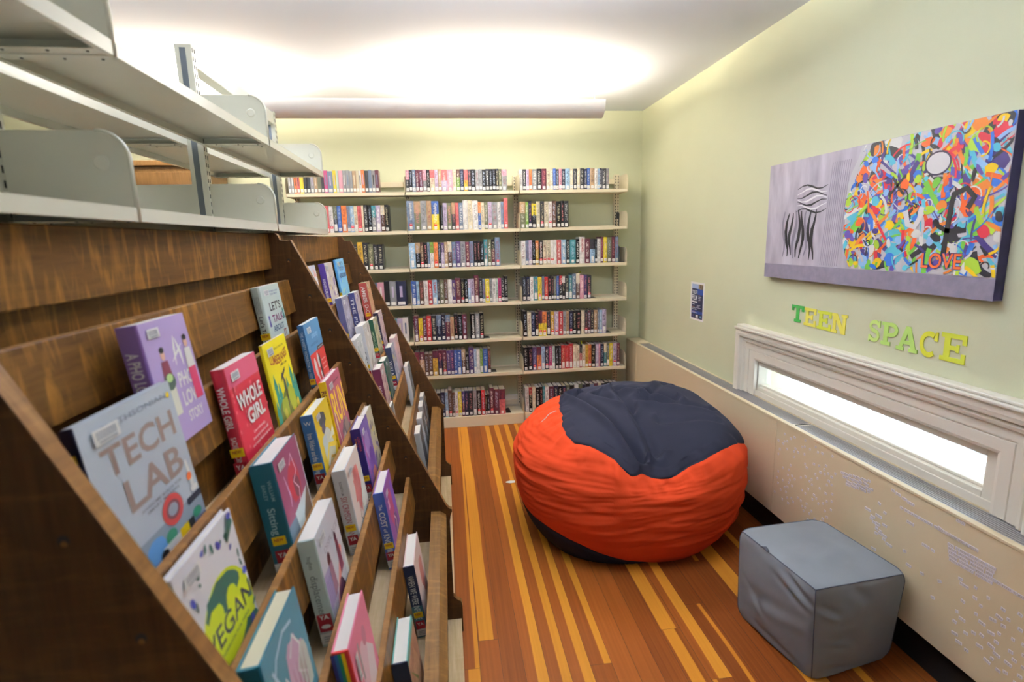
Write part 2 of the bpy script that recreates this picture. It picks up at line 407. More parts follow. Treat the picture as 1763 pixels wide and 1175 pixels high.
# ---------------------------------------------------------------- heater cabinet along the right wall
XH, ZH, ZHb = 1.6224, .6705, .160
h = empty('baseboard_heater', 'long cream metal heater cabinet under the window with grey grille top', 'heater', loc=(XH, 2.4, 0))
def hb(mb, name, **k):
    for i, q in enumerate(mb.v): mb.v[i] = q - Vector((XH, 2.4, 0))
    return mb.build(name, h, **k)
XW = XR - .0006
for (a, b) in ((-1.2, 2.418), (2.422, 4.468)):
    hb(MB().box((XH, a, ZHb), (XH+.018, b, ZH-.012), M['heater']).box((XH-.003, a, ZH-.012), (XH+.022, b, ZH), M['heater']), 'front_panel', bevel=.002)
hb(MB().box((XH, 4.472, .0), (XW, YB-.026, ZH), M['heater']), 'end_cover', bevel=.002)
hb(MB().box((XH+.05, -1.2, .001), (XH+.07, 4.46, ZHb+.02), M['dark']).box((XH+.02, -1.2, ZHb-.002), (XH+.05, 4.46, ZHb+.004), M['heater']), 'toe_space')
hb(MB().box((XH+.021, -1.2, .60), (XW, 4.46, .612), M['dark']), 'inner_tray')
for (a, b) in ((-1.2, 2.305), (2.335, 4.455)):
    mb = MB()
    n = 9
    for i in range(n):
        x = XH + .027 + i*(XW-XH-.034)/(n-1)
        mb.box((x-.0032, a, ZH-.014), (x+.0032, b, ZH-.002), M['alu'])
    y = a
    while y < b:
        mb.box((XH+.024, y, ZH-.02), (XW-.002, y+.004, ZH-.0145), M['alu']); y += .12
    hb(mb, 'grille')
hb(MB().box((XH+.022, 2.308, ZH-.016), (XW-.001, 2.332, ZH-.003), M['trim']).box((XH+.03, 2.316, ZH-.003), (XW-.01, 2.324, ZH-.0022), M['dark']), 'grille_joint')
hb(MB().box((XW-.012, -1.2, ZH-.02), (XW, 4.455, ZH), M['heater']), 'wall_flange')

# magnetic word tiles on the heater front
tile_a = flat('tile_rim', srgb(236, 232, 244), .4); tile_b = flat('tile_face', srgb(196, 184, 172), .5)
def tile_mesh(wd, ht):
    m_ = MB(); m_.box((-.0012, -wd/2, -ht/2), (0, wd/2, ht/2), tile_a)
    m_.box((-.0016, -wd/2+.0022, -ht/2+.0022), (-.0012, wd/2-.0022, ht/2-.0022), tile_b)
    for k in range(max(1, int(wd/.006))):
        y = -wd/2 + .004 + k*.0055
        if y < wd/2-.004: m_.box((-.0018, y, -.0014), (-.0016, y+.0028, .0014), tile_a)
    return m_
tiles = [(tile_mesh(wd, .0105)).build('word_magnet') for wd in (.010, .014, .022, .030)]
for t in tiles: t.hide_render = False
TL = []
def row(y, z, length, drop=0.0, sizes=(1, 2, 3)):
    p_ = 0
    while p_ < length:
        k = R.choice(sizes); wd = (.010, .014, .022, .030)[k]
        TL.append((k, y - p_ - wd/2, z + drop*p_, 0)); p_ += wd + R.choice((.001, .002, .006))
for i in range(4): row(1.965 - i*.012 - R.random()*.015, .553 + .0125*(3-i) - .003, .15 - .01*i, .20)
row(1.655, .585, .28, .02); row(1.70, .632, .10, -.16)
for i in range(5): row(1.458 - i*.003, .556 - i*.0122, .16 - .004*i, .06)
row(1.30, .528, .10, .02)
for i in range(3): row(1.815 - i*.03, .50 - .028*i, .075, -.55)
row(1.76, .50, .05, -.6); row(1.44, .652, .03); row(1.62, .548, .014); row(1.55, .50, .05, .0); row(1.40, .45, .03)
used = []
for i in range(96):
    for _ in range(20):
        y, z = R.uniform(1.99, 2.40), R.uniform(.27, .64)
        if z > .28 + (2.41-y)*.2 - .1 and all(abs(y-a)+abs(z-b) > .024 for a, b in used): break
    used.append((y, z)); TL.append((R.choice((0, 0, 0, 1)), y, z, R.uniform(-.3, .3)))
for i in range(46):
    for _ in range(20):
        y, z = R.uniform(1.17, 1.40), R.uniform(.24, .48)
        if all(abs(y-a)+abs(z-b) > .03 for a, b in used): break
    used.append((y, z)); TL.append((R.choice((0, 1, 1, 2)), y, z, R.uniform(-.2, .2)))
for i in range(14):
    y, z = R.uniform(1.42, 1.95), R.uniform(.24, .62)
    if all(abs(y-a)+abs(z-b) > .03 for a, b in used): used.append((y, z)); TL.append((R.choice((1, 2)), y, z, R.uniform(-.4, .4)))
first = [True]*4
for (k, y, z, r_) in TL[:299]:
    o = tiles[k] if first[k] else tiles[k].copy()
    if not first[k]: C.objects.link(o)
    first[k] = False
    o.location = (XH-.0004, y, z); o.rotation_euler = (r_, 0, 0)
    tag(o, 'tiny pale magnetic word tile stuck on the cream heater front', 'magnet', 'magnetic word tiles on the heater')
for k in range(4):
    if first[k]: bpy.data.objects.remove(tiles[k])

# ---------------------------------------------------------------- hanging trough lamp
def trough(x0, x1, y, label):
    t = empty('pendant_lamp', label, 'lamp', loc=((x0+x1)/2, y, 2.49))
    zt, zb, hw = 2.492, 2.392, .095
    prof = [(-hw, zt)] + [(-hw*math.cos(a)*1.0, zt-.012-(zt-.012-zb)*math.sin(a)) for a in [i*PI/14 for i in range(15)]] + [(hw, zt)]
    inner = [(p_[0]*.94, p_[1]+.004 if i not in (0, len(prof)-1) else zt) for i, p_ in enumerate(prof)]
    mb = MB(); n = len(prof)
    c = Vector(((x0+x1)/2, y, 2.49))
    v = [Vector((x, y+a, z))-c for x in (x0, x1) for a, z in prof] + [Vector((x, y+a, z))-c for x in (x0, x1) for a, z in inner]
    fs = [(i, i+1, n+i+1, n+i) for i in range(n-1)] + [(2*n+i+1, 2*n+i, 3*n+i, 3*n+i+1) for i in range(n-1)]
    fs += [(0, n, 3*n, 2*n), (n-1, 3*n-1, 4*n-1, 2*n-1)]
    mb.add(v, fs, M['lamp'], True); mb.build('housing', t, fix=False)
    e = MB()
    for x, d in ((x0, -1), (x1, 1)):
        e.prism([(a, z-2.49) for a, z in prof], 'x', x-c.x, x-c.x+d*.004, M['lamp'])
    e.build('end_cap', t)
    return t, c
def lamp_extra(t, c, tubes, cables):
    em, nt, p = new_mat('lit_tube'); p.inputs['Emission Color'].default_value = (1, .9, .74, 1); p.inputs['Emission Strength'].default_value = 12
    for (a, b) in tubes: MB().cyl(Vector((a, c.y-.04, 2.44))-c, Vector((b, c.y-.04, 2.44))-c, .008, em).build('tube', t)
    for x in cables:
        MB().cyl(Vector((x, c.y, 2.488))-c, Vector((x, c.y, ZC-.012))-c, .0012, M['lamp'], n=6).build('cable', t)
        MB().cyl(Vector((x, c.y, ZC-.012))-c, Vector((x, c.y, ZC-.0005))-c, .014, M['lamp'], n=16).build('ceiling_cup', t)
t, c = trough(-2.45, 1.098, 3.79, 'long white trough lamp hanging below the ceiling before the book wall')
lamp_extra(t, c, ((-.12, 1.02), (-2.3, -1.16)), (1.05, -.115, -1.28, -2.4))
t, c = trough(-2.59, .958, 1.72, 'white trough lamp hanging overhead near the camera'); lamp_extra(t, c, ((-.26, .88), (-2.44, -1.30)), (.91, -1.28))
t, c = trough(-2.45, 1.098, -1.6, 'white trough lamp hanging overhead at the far rear of the room'); lamp_extra(t, c, ((-.12, 1.02), (-2.3, -1.16)), (1.05, -1.28))

# ---------------------------------------------------------------- canvas, letters, poster on the right wall
def canvas():
    y0, y1, z0, z1, th = 2.755, 1.504, 1.361, 1.936, .034
    c = empty('canvas_print', 'wide canvas print, plain grey left half and multicoloured brush marks on right half', 'picture', loc=(XR-.001, (y0+y1)/2, z0))
    yc = (y0+y1)/2; Wd, Ht = y0-y1, z1-z0
    m_, nt, p = new_mat('canvas_ground')
    tc = node(nt, 'ShaderNodeTexCoord'); n = node(nt, 'ShaderNodeTexNoise'); n.inputs['Scale'].default_value = 5; n.inputs['Detail'].default_value = 6
    mp = node(nt, 'ShaderNodeMapping'); mp.inputs['Scale'].default_value = (3, 3, .8); nt.links.new(tc.outputs['Object'], mp.inputs['Vector']); nt.links.new(mp.outputs[0], n.inputs['Vector'])
    r = node(nt, 'ShaderNodeValToRGB'); r.color_ramp.elements[0].position = .3; r.color_ramp.elements[0].color = srgb(158, 150, 164); r.color_ramp.elements[1].position = .7; r.color_ramp.elements[1].color = srgb(200, 193, 204)
    nt.links.new(n.outputs['Fac'], r.inputs['Fac']); nt.links.new(r.outputs['Color'], p.inputs['Base Color']); p.inputs['Roughness'].default_value = .55
    base = flat('canvas_lower_band', srgb(126, 118, 134), .6, var=.12, vscale=30)
    edge = flat('canvas_edge', srgb(52, 44, 96), .6, var=.5, vscale=9)
    mb = MB(); mb.box((-th, -Wd/2, 0), (0, Wd/2, Ht), m_); mb.box((-th, -Wd/2-.001, 0.002), (0, -Wd/2, Ht-.002), edge)
    mb.build('stretched_canvas', c)
    # face frame: u to the right (=-y), v up
    o = (-th-.0004, Wd/2, 0); xd, yd = (0, -1, 0), (0, 0, 1)
    mb = MB(); mb.add([Vector(o)+Vector(xd)*a+Vector(yd)*b for a, b in ((.0, .0), (Wd, 0), (Wd, .072), (0, .072))], [(0, 1, 2, 3)], base)
    mb.build('lower_band', c)
    o = Vector(o) + Vector((-.0004, 0, 0))
    # plain dark and pale brush marks on the grey half
    mb = MB(); K_ = col(26, 24, 30); Wh = col(232, 230, 232); G_ = col(130, 124, 138)
    rr = random.Random(11)
    for i in range(9):
        x = .15 + i*.028; mb.stroke([(x + .012*math.sin(k*.9+i), .10 + rr.uniform(0, .02) + k*.032) for k in range(8)], .024, o, xd, yd, K_ if i % 3 else G_, True)
    for i in range(7):
        zz = .33 + i*.018; mb.stroke([(.24 + k*.035, zz + .012*math.sin(k*1.1+i)) for k in range(7)], .010, o + Vector((-.0003, 0, 0)), xd, yd, Wh if i % 2 else K_, True)
    for i in range(10):
        x = .56 - i*.012 + .0; mb.stroke([(x + (k-4)*.004, .08 + k*.05) for k in range(10)], .003, o, xd, yd, G_)
    mb.build('brush_marks', c)
    # colour field on the right half
    pal = [(226, 96, 40), (240, 200, 30), (48, 110, 200), (90, 190, 210), (110, 180, 60), (200, 40, 60), (60, 45, 110), (225, 130, 50), (150, 195, 235), (235, 235, 230), (170, 205, 60), (30, 30, 40), (205, 200, 206), (90, 70, 150)]
    mb = MB(); lay = 0
    xs = lambda v: .56 + .20*abs(v-.27)**1.3*2.4 + .008*math.sin(v*30)
    mb.add([o + Vector(xd)*a + Vector(yd)*b for a, b in [(xs(k*.05), .074 + k*.0497) for k in range(11)] + [(Wd-.0005, Ht-.001), (Wd-.0005, .074)]], [tuple(range(12, -1, -1))], col(198, 196, 200))
    X1, Y0_, Y1_ = Wd-.001, .075, Ht-.001
    def clampp(p_): v_ = min(max(p_[1], Y0_), Y1_); return (min(max(p_[0], xs(v_)), X1), v_)
    def cpoly(pts, oo, m_): mb.add([oo + Vector(xd)*a + Vector(yd)*b for a, b in map(clampp, pts)], [tuple(range(len(pts)))], m_)
    def cstroke(pts, wd, oo, m_):
        L_, R_ = [], []
        for i, p_ in enumerate(pts):
            a = pts[max(i-1, 0)]; b = pts[min(i+1, len(pts)-1)]; dx, dy = b[0]-a[0], b[1]-a[1]; l = math.hypot(dx, dy) or 1
            L_.append(clampp((p_[0]-dy/l*wd/2, p_[1]+dx/l*wd/2))); R_.append(clampp((p_[0]+dy/l*wd/2, p_[1]-dx/l*wd/2)))
        n = len(pts); mb.add([oo + Vector(xd)*a + Vector(yd)*b for a, b in L_+R_], [(i, n+i, n+i+1, i+1) for i in range(n-1)], m_)
    for i in range(620):
        oo = o + Vector((-(.0003 + i*.0000032), 0, 0)); ci = col(*rr.choice(pal)); big = 1.9 if i < 170 else (1.1 if i < 380 else .7)
        u_, v_ = rr.uniform(.57, Wd), rr.uniform(.075, Ht); q = rr.random()
        if q < .34:
            n_ = 11; rx, ry, ro = rr.uniform(.010, .034)*big, rr.uniform(.008, .028)*big, rr.uniform(0, 3)
            cpoly([(u_ + (1+.5*(rr.random()-.5))*(rx*math.cos(t_)*math.cos(ro) - ry*math.sin(t_)*math.sin(ro)), v_ + (rx*math.cos(t_)*math.sin(ro) + ry*math.sin(t_)*math.cos(ro))) for t_ in [2*PI*k/n_ for k in range(n_)]], oo, ci)
        elif q < .88:
            a = rr.choice((.5, .7, 2.2, 2.5, 1.5, 1.7, rr.uniform(0, PI))); l = rr.uniform(.04, .13)*min(big, 1.3); bend = rr.uniform(-.7, .7)
            cstroke([(u_ + l*(k/6-.5)*math.cos(a+bend*k/6), v_ + l*(k/6-.5)*math.sin(a+bend*k/6)) for k in range(7)], rr.uniform(.004, .02)*min(big, 1.4), oo, ci)
        else:
            a = rr.uniform(0, 2*PI); r_ = rr.uniform(.012, .035); cstroke([(u_ + r_*math.cos(a+k*.35), v_ + r_*math.sin(a+k*.35)) for k in range(11)], .005, oo, rr.choice((K_, Wh, ci)))
    # a few bold black and white marks and the one written word
    oo = o + Vector((-.0024, 0, 0))
    mb.stroke([(1.06, .12), (1.065, .22), (1.07, .30), (1.075, .345), (1.12, .36), (1.15, .33), (1.13, .295)], .020, oo, xd, yd, K_)
    mb.stroke([(1.01, .26), (1.03, .24), (1.06, .225), (1.10, .22), (1.135, .225)], .016, oo, xd, yd, K_)
    mb.stroke([(.80, .36), (.83, .39), (.87, .43)], .010, oo, xd, yd, K_); mb.stroke([(.81, .43), (.84, .39), (.87, .36)], .010, oo, xd, yd, K_)
    mb.blob((1.0, .455), .052, .042, oo, xd, yd, col(40, 30, 60), n=20); mb.blob((1.0, .455), .046, .036, oo + Vector((-.0002, 0, 0)), xd, yd, Wh, n=20)
    mb.stroke([(.885, .30), (.90, .25), (.93, .24), (.95, .27), (.955, .31)], .022, oo, xd, yd, Wh)
    for dx in (0, .0004):
        mb.text('LOVE', o + Vector((-.0028-dx, 0, 0)) + Vector(xd)*(1.055) + Vector(yd)*(.096), xd, yd, .052, col(30, 50, 120) if dx == 0 else col(236, 110, 50), width=.155, bold=.05 if dx == 0 else .015, align='c')
    mb.build('painted_field', c)
canvas()

LC = dict(g=col(58, 150, 62, .6), y=col(238, 228, 96, .6), yg=col(212, 220, 70, .6), lg=col(178, 214, 110, .6), pg=col(200, 228, 128, .6), k=col(218, 218, 62, .6))
def slab(ch):
    """slab-serif capital in a unit box, as filled shapes"""
    B_ = []
    bx = lambda a, b, c_, d: B_.append([(a, b), (c_, b), (c_, d), (a, d)])
    if ch == 'T': bx(.38, .0, .62, 1); bx(0, .83, 1, 1); bx(0, .66, .17, .84); bx(.83, .66, 1, .84); bx(.24, 0, .76, .17)
    if ch == 'E': bx(.14, 0, .38, 1); bx(0, 0, 1, .16); bx(0, .84, 1, 1); bx(.38, .42, .72, .58); bx(.62, .36, .74, .64); bx(.84, .16, 1, .34); bx(.84, .66, 1, .84)
    if ch == 'N': bx(.10, 0, .28, 1); bx(.72, 0, .90, 1); B_.append([(.10, 1), (.34, 1), (.90, 0), (.66, 0)]); bx(0, 0, .38, .15); bx(0, .85, .3, 1); bx(.62, .85, 1, 1)
    if ch == 'P': bx(.12, 0, .36, 1); bx(0, 0, .52, .16); bx(0, .85, .3, 1)
    if ch == 'A': B_.append([(.40, 1), (.60, 1), (.28, .1), (.10, .1)]); B_.append([(.40, 1), (.60, 1), (.92, .1), (.70, .1)]); bx(.28, .28, .72, .42); bx(0, 0, .36, .15); bx(.60, 0, 1, .15)
    return B_
def arc(cx_, cy_, rx, ry, a0, a1, n=12): return [(cx_ + rx*math.cos(a0+(a1-a0)*k/n), cy_ + ry*math.sin(a0+(a1-a0)*k/n)) for k in range(n+1)]
def band(pts, wd):
    out = []
    L_, R_ = [], []
    for i, p in enumerate(pts):
        a = pts[max(i-1, 0)]; b = pts[min(i+1, len(pts)-1)]; dx, dy = b[0]-a[0], b[1]-a[1]; l = math.hypot(dx, dy)
        L_.append((p[0]-dy/l*wd/2, p[1]+dx/l*wd/2)); R_.append((p[0]+dy/l*wd/2, p[1]-dx/l*wd/2))
    for i in range(len(pts)-1): out.append([L_[i], R_[i], R_[i+1], L_[i+1]])
    return out
def wall_letter(ch, ya, yb, zt, zb, mat, label):
    shapes = slab(ch)
    if ch == 'P': shapes += band(arc(.5, .70, .30, .23, -PI/2, PI/2), .17) + [[(.3, .85), (.52, .85), (.52, 1), (.3, 1)], [(.3, .39), (.52, .39), (.52, .54), (.3, .54)]]
    if ch == 'C': shapes += band(arc(.52, .5, .40, .41, PI*.30, PI*1.72, 22), .19) + [[(.78, .66), (.96, .66), (.96, 1), (.84, 1)]]
    if ch == 'S': shapes += band(arc(.5, .72, .33, .20, PI*.12, PI*1.5, 14) + arc(.5, .29, .33, .21, PI*.5, -PI*.86, 14), .17) + [[(.76, .68), (.92, .68), (.92, 1), (.82, 1)], [(.08, 0), (.18, 0), (.24, .30), (.08, .30)]]
    mb = MB(); Wd, Ht = ya-yb, zt-zb
    # every piece starts at its own tiny depth so coplanar overlaps never flicker
    for i, sh in enumerate(shapes):
        mb.prism([(Wd/2 - p[0]*Wd, p[1]*Ht) for p in sh], 'x', -.003 - i*.00002, 0, mat)
    o = mb.build('wall_letter', loc=(XR-.0006, (ya+yb)/2, zb))
    tag(o, label, 'letter', 'cut paper letters spelling teen space')
for a in (('T', 2.545, 2.450, 1.231, 1.147, LC['g'], 'dark green capital T, first letter of the wall words'),
          ('E', 2.446, 2.360, 1.228, 1.140, LC['y'], 'pale yellow capital E right beside the dark green T'),
          ('E', 2.350, 2.256, 1.226, 1.138, LC['yg'], 'yellow green capital E between the pale yellow E and the N'),
          ('N', 2.253, 2.154, 1.226, 1.137, LC['y'], 'pale yellow capital N ending the first wall word'),
          ('S', 2.033, 1.966, 1.228, 1.138, LC['pg'], 'light green capital S starting the second wall word'),
          ('P', 1.962, 1.872, 1.228, 1.136, LC['lg'], 'light green capital P right after the S on the wall'),
          ('A', 1.885, 1.787, 1.226, 1.130, LC['lg'], 'light green capital A between the P and the yellow C'),
          ('C', 1.782, 1.704, 1.224, 1.128, LC['k'], 'yellow capital C between the green A and the last E'),
          ('E', 1.694, 1.598, 1.230, 1.130, LC['yg'], 'large yellow green capital E at the end of the second word')): wall_letter(*a)

def poster():
    y0, y1, z0, z1 = 3.709, 3.502, .994, 1.264
    c = empty('film_poster', 'small blue film poster with white border taped on the right wall', 'poster', loc=(XR-.0006, (y0+y1)/2, z0))
    Wd, Ht = y0-y1, z1-z0; o = Vector((-.0006, Wd/2, 0)); xd, yd = (0, -1, 0), (0, 0, 1)
    mb = MB(); mb.box((-.0005, -Wd/2, 0), (0, Wd/2, Ht), M['white'])
    navy, blue = col(24, 32, 66), col(40, 70, 150)
    q = lambda a, b, c_, d, m_, l=0: mb.add([o + Vector((-.00012*l, 0, 0)) + Vector(xd)*x*Wd + Vector(yd)*z*Ht for x, z in ((a, b), (c_, b), (c_, d), (a, d))], [(0, 1, 2, 3)], m_)
    q(.10, .05, .92, .83, navy); q(.10, .83, .58, .95, col(170, 190, 225)); q(.58, .83, .92, .95, col(150, 130, 90)); q(.70, .85, .76, .95, navy, 1); q(.82, .83, .87, .93, col(60, 50, 60), 1)
    q(.50, .68, .92, .83, blue, 1); q(.10, .17, .92, .25, blue, 1); q(.12, .46, .52, .50, M['white'], 1)
    P_ = lambda s, x, z, h, wd, m_=M['white'], b=.02: mb.text(s, o + Vector((-.0005, 0, 0)) + Vector(xd)*x*Wd + Vector(yd)*z*Ht, xd, yd, h*Ht, m_, width=wd*Wd, bold=b)
    P_('YOUTH', .13, .69, .10, .38); P_('FILM', .13, .53, .14, .38)
    for i, (x, z, l) in enumerate(((.60, .66, .12), (.60, .62, .2), (.60, .58, .14), (.60, .54, .16), (.60, .50, .12), (.13, .41, .2), (.5, .40, .26), (.5, .37, .2), (.13, .34, .2), (.13, .31, .3), (.45, .33, .34), (.13, .275, .36), (.14, .22, .25), (.14, .195, .4))):
        q(x, z, x+l, z+.011, M['white'] if i % 4 else col(200, 130, 90), 3)
    q(.44, .075, .60, .15, M['white'], 2); q(.20, .08, .30, .14, col(70, 60, 110), 2); q(.74, .08, .84, .14, col(120, 170, 200), 2)
    mb.build('sheet', c)
poster()
# ---------------------------------------------------------------- steel shelving against the back wall
YS, XS, SW = 4.4814, .6189, .914
ZR = [1.985, 1.682, 1.379, 1.078, .770, .470, .094]          # shelf tops
bays = [XS-2*SW, XS-SW, XS, XS+SW]
wsh = empty('wall_shelving', 'three-bay cream steel library shelving filled with books on the back wall', 'shelving', loc=(XS-.5*SW, YB-.15, 0))
o0 = Vector((XS-.5*SW, YB-.15, 0))
def wb(mb, name, **k):
    for i, q in enumerate(mb.v): mb.v[i] = q - o0
    return mb.build(name, wsh, **k)
def bracket_outline(y_back, y_front, z0, h=.128, r=.05, n=6):
    """end plate seen from the side; rounded upper front corner"""
    s = 1 if y_front > y_back else -1
    pts = [(y_back, z0), (y_front, z0)]
    for k in range(n+1):
        a = k*PI/2/n; pts.append((y_front - s*r*(1-math.cos(a)), z0+h-r+r*math.sin(a)))
    pts.append((y_back, z0+h)); return pts
for bi in range(3):
    xa, xb = bays[bi]+.006, bays[bi+1]-.006
    for ri, z in enumerate(ZR):
        mb = MB()
        if ri < 6:
            mb.box((xa, YS, z-.026), (xb, YS+.0015, z), M['steel2']); mb.box((xa, YS+.0015, z-.0015), (xb, YB-.05, z), M['steel2'])
            mb.box((xa, YB-.05, z-.02), (xb, YB-.0485, z+.012), M['steel2']); mb.box((xa, YS+.0015, z-.026), (xb, YS+.014, z-.0245), M['steel2'])
        else:
            mb.box((xa, YS, .001), (xb, YB-.05, z), M['steel2'])
        wb(mb, 'shelf' if ri < 6 else 'base_shelf', bevel=.0012)
        for sx, x in ((1, xa-.0042), (-1, xb+.0022)):
            hh = .125
            p_ = bracket_outline(YB-.05, YS, z-.026 if ri < 6 else .001, h=(hh+.026) if ri < 6 else hh+z, r=.055)
            m_ = MB().prism(p_, 'x', x, x+.002, M['steel2'])
            m_.cyl((x, YS+.045, z+.075), (x-.0015, YS+.045, z+.075), .011, M['steel2'], n=16)
            wb(m_, 'end_bracket')
    if bi < 3:
        wb(MB().box((xa+.02, YB-.030, 2.045), (xb-.02, YB-.012, 2.088), M['steel2']), 'back_rail', bevel=.003)
        wb(MB().box((xa+.02, YB-.030, .10), (xb-.02, YB-.012, .145), M['steel2']), 'back_rail', bevel=.003)
for i, x in enumerate(bays):
    mb = MB(); xc = min(x, XS+SW-.022) if i == 3 else (max(x, bays[0]+.022) if i == 0 else x)
    mb.box((xc-.020, YB-.047, .0), (xc+.020, YB-.004, 2.125), M['steel2'])
    k = .12
    while k < 2.11:
        for dx in (-.011, .011): mb.box((xc+dx-.0034, YB-.0476, k), (xc+dx+.0034, YB-.047, k+.0145), M['slot'])
        k += .0254
    wb(mb, 'upright')

# ---------------------------------------------------------------- library books
CC = dict(K=(20, 18, 22), N=(34, 36, 66), D=(46, 46, 52), G=(140, 142, 146), S=(104, 122, 150), W=(232, 230, 228), C=(226, 212, 180), R=(192, 44, 46), M=(98, 40, 58),
          P=(222, 152, 172), O=(226, 120, 56), Y=(238, 212, 40), L=(150, 190, 226), B=(56, 92, 172), T=(60, 136, 150), E=(116, 158, 60), V=(78, 56, 112), A=(176, 142, 104),
          H=(188, 172, 206), U=(206, 160, 46), Z=(92, 62, 50), Q=(186, 208, 196), F=(104, 106, 78), I=(206, 96, 96), J=(190, 60, 120))
def muted(c_):
    g_ = sum(c_)/3; return tuple(int((g_ + (v-g_)*.84)*.92) for v in c_)
CC = {k_: muted(v_) for k_, v_ in CC.items()}
CN = dict(K='black', N='navy', D='dark grey', G='grey', S='slate blue', W='white', C='cream', R='red', M='maroon', P='pink', O='orange', Y='yellow', L='light blue', B='blue', T='teal',
          E='green', V='purple', A='tan', H='lilac', U='mustard', Z='brown', Q='mint', F='olive', I='salmon', J='magenta')
def book_material():
    m, nt, p = new_mat('book_cloth')
    oi = node(nt, 'ShaderNodeObjectInfo'); tc = node(nt, 'ShaderNodeTexCoord')
    at = node(nt, 'ShaderNodeAttribute', attribute_type='OBJECT', attribute_name='second_colour')
    wv = node(nt, 'ShaderNodeAttribute', attribute_type='OBJECT', attribute_name='split')
    sx = node(nt, 'ShaderNodeSeparateXYZ'); nt.links.new(tc.outputs['Generated'], sx.inputs[0])
    # two-tone jackets
    lt = node(nt, 'ShaderNodeMath', operation='GREATER_THAN'); nt.links.new(sx.outputs['Z'], lt.inputs[0]); nt.links.new(wv.outputs['Fac'], lt.inputs[1])
    mx = node(nt, 'ShaderNodeMixRGB'); nt.links.new(lt.outputs[0], mx.inputs['Fac']); nt.links.new(oi.outputs['Color'], mx.inputs['Color1']); nt.links.new(at.outputs['Color'], mx.inputs['Color2'])
    # jacket artwork mottling
    mp = node(nt, 'ShaderNodeMapping'); mp.inputs['Scale'].default_value = (2.0, 2, 7)
    of = node(nt, 'ShaderNodeVectorMath', operation='MULTIPLY_ADD'); of.inputs[1].default_value = (1, 1, 1)
    rs = node(nt, 'ShaderNodeMath', operation='MULTIPLY'); rs.inputs[1].default_value = 57; nt.links.new(oi.outputs['Random'], rs.inputs[0])
    nt.links.new(tc.outputs['Generated'], of.inputs[0]); nt.links.new(rs.outputs[0], of.inputs[2]); nt.links.new(of.outputs[0], mp.inputs['Vector'])
    n = node(nt, 'ShaderNodeTexNoise'); n.inputs['Scale'].default_value = 1; n.inputs['Detail'].default_value = 5; nt.links.new(mp.outputs[0], n.inputs['Vector'])
    r = node(nt, 'ShaderNodeMapRange'); r.inputs['From Min'].default_value = .3; r.inputs['From Max'].default_value = .7; r.inputs['To Min'].default_value = .72; r.inputs['To Max'].default_value = 1.35
    nt.links.new(n.outputs['Fac'], r.inputs['Value'])
    sc = node(nt, 'ShaderNodeVectorMath', operation='SCALE'); nt.links.new(mx.outputs['Color'], sc.inputs[0]); nt.links.new(r.outputs['Result'], sc.inputs['Scale'])
    # printed title band down the middle of the spine
    mp2 = node(nt, 'ShaderNodeMapping'); mp2.inputs['Scale'].default_value = (3.5, .01, 34)
    nt.links.new(of.outputs[0], mp2.inputs['Vector'])
    t = node(nt, 'ShaderNodeTexNoise'); t.inputs['Scale'].default_value = 1; t.inputs['Detail'].default_value = 1; nt.links.new(mp2.outputs[0], t.inputs['Vector'])
    g1 = node(nt, 'ShaderNodeMath', operation='GREATER_THAN'); g1.inputs[1].default_value = .52; nt.links.new(t.outputs['Fac'], g1.inputs[0])
    def rng(sock, a, b):
        q = node(nt, 'ShaderNodeMath', operation='COMPARE'); q.inputs[1].default_value = (a+b)/2; q.inputs[2].default_value = (b-a)/2
        nt.links.new(sock, q.inputs[0]); return q.outputs[0]
    def mul(a, b):
        q = node(nt, 'ShaderNodeMath', operation='MULTIPLY'); nt.links.new(a, q.inputs[0]); nt.links.new(b, q.inputs[1]); return q.outputs[0]
    msk = mul(mul(g1.outputs[0], rng(sx.outputs['X'], .27, .73)), rng(sx.outputs['Z'], .26, .9))
    ge = node(nt, 'ShaderNodeNewGeometry')
    tx = node(nt, 'ShaderNodeAttribute', attribute_type='OBJECT', attribute_name='title_colour')
    f = node(nt, 'ShaderNodeMath', operation='MULTIPLY'); f.inputs[1].default_value = .62; nt.links.new(msk, f.inputs[0])
    m2 = node(nt, 'ShaderNodeMixRGB'); nt.links.new(f.outputs[0], m2.inputs['Fac']); nt.links.new(sc.outputs[0], m2.inputs['Color1']); nt.links.new(tx.outputs['Color'], m2.inputs['Color2'])
    nt.links.new(m2.outputs['Color'], p.inputs['Base Color']); p.inputs['Roughness'].default_value = .28; p.inputs['Coat Weight'].default_value = .08; p.inputs['Specular IOR Level'].default_value = .3
    return m
M['book'] = book_material()
M['sticker'] = flat('call_number_sticker', srgb(236, 234, 230), .5); M['dot'] = col(206, 26, 40)
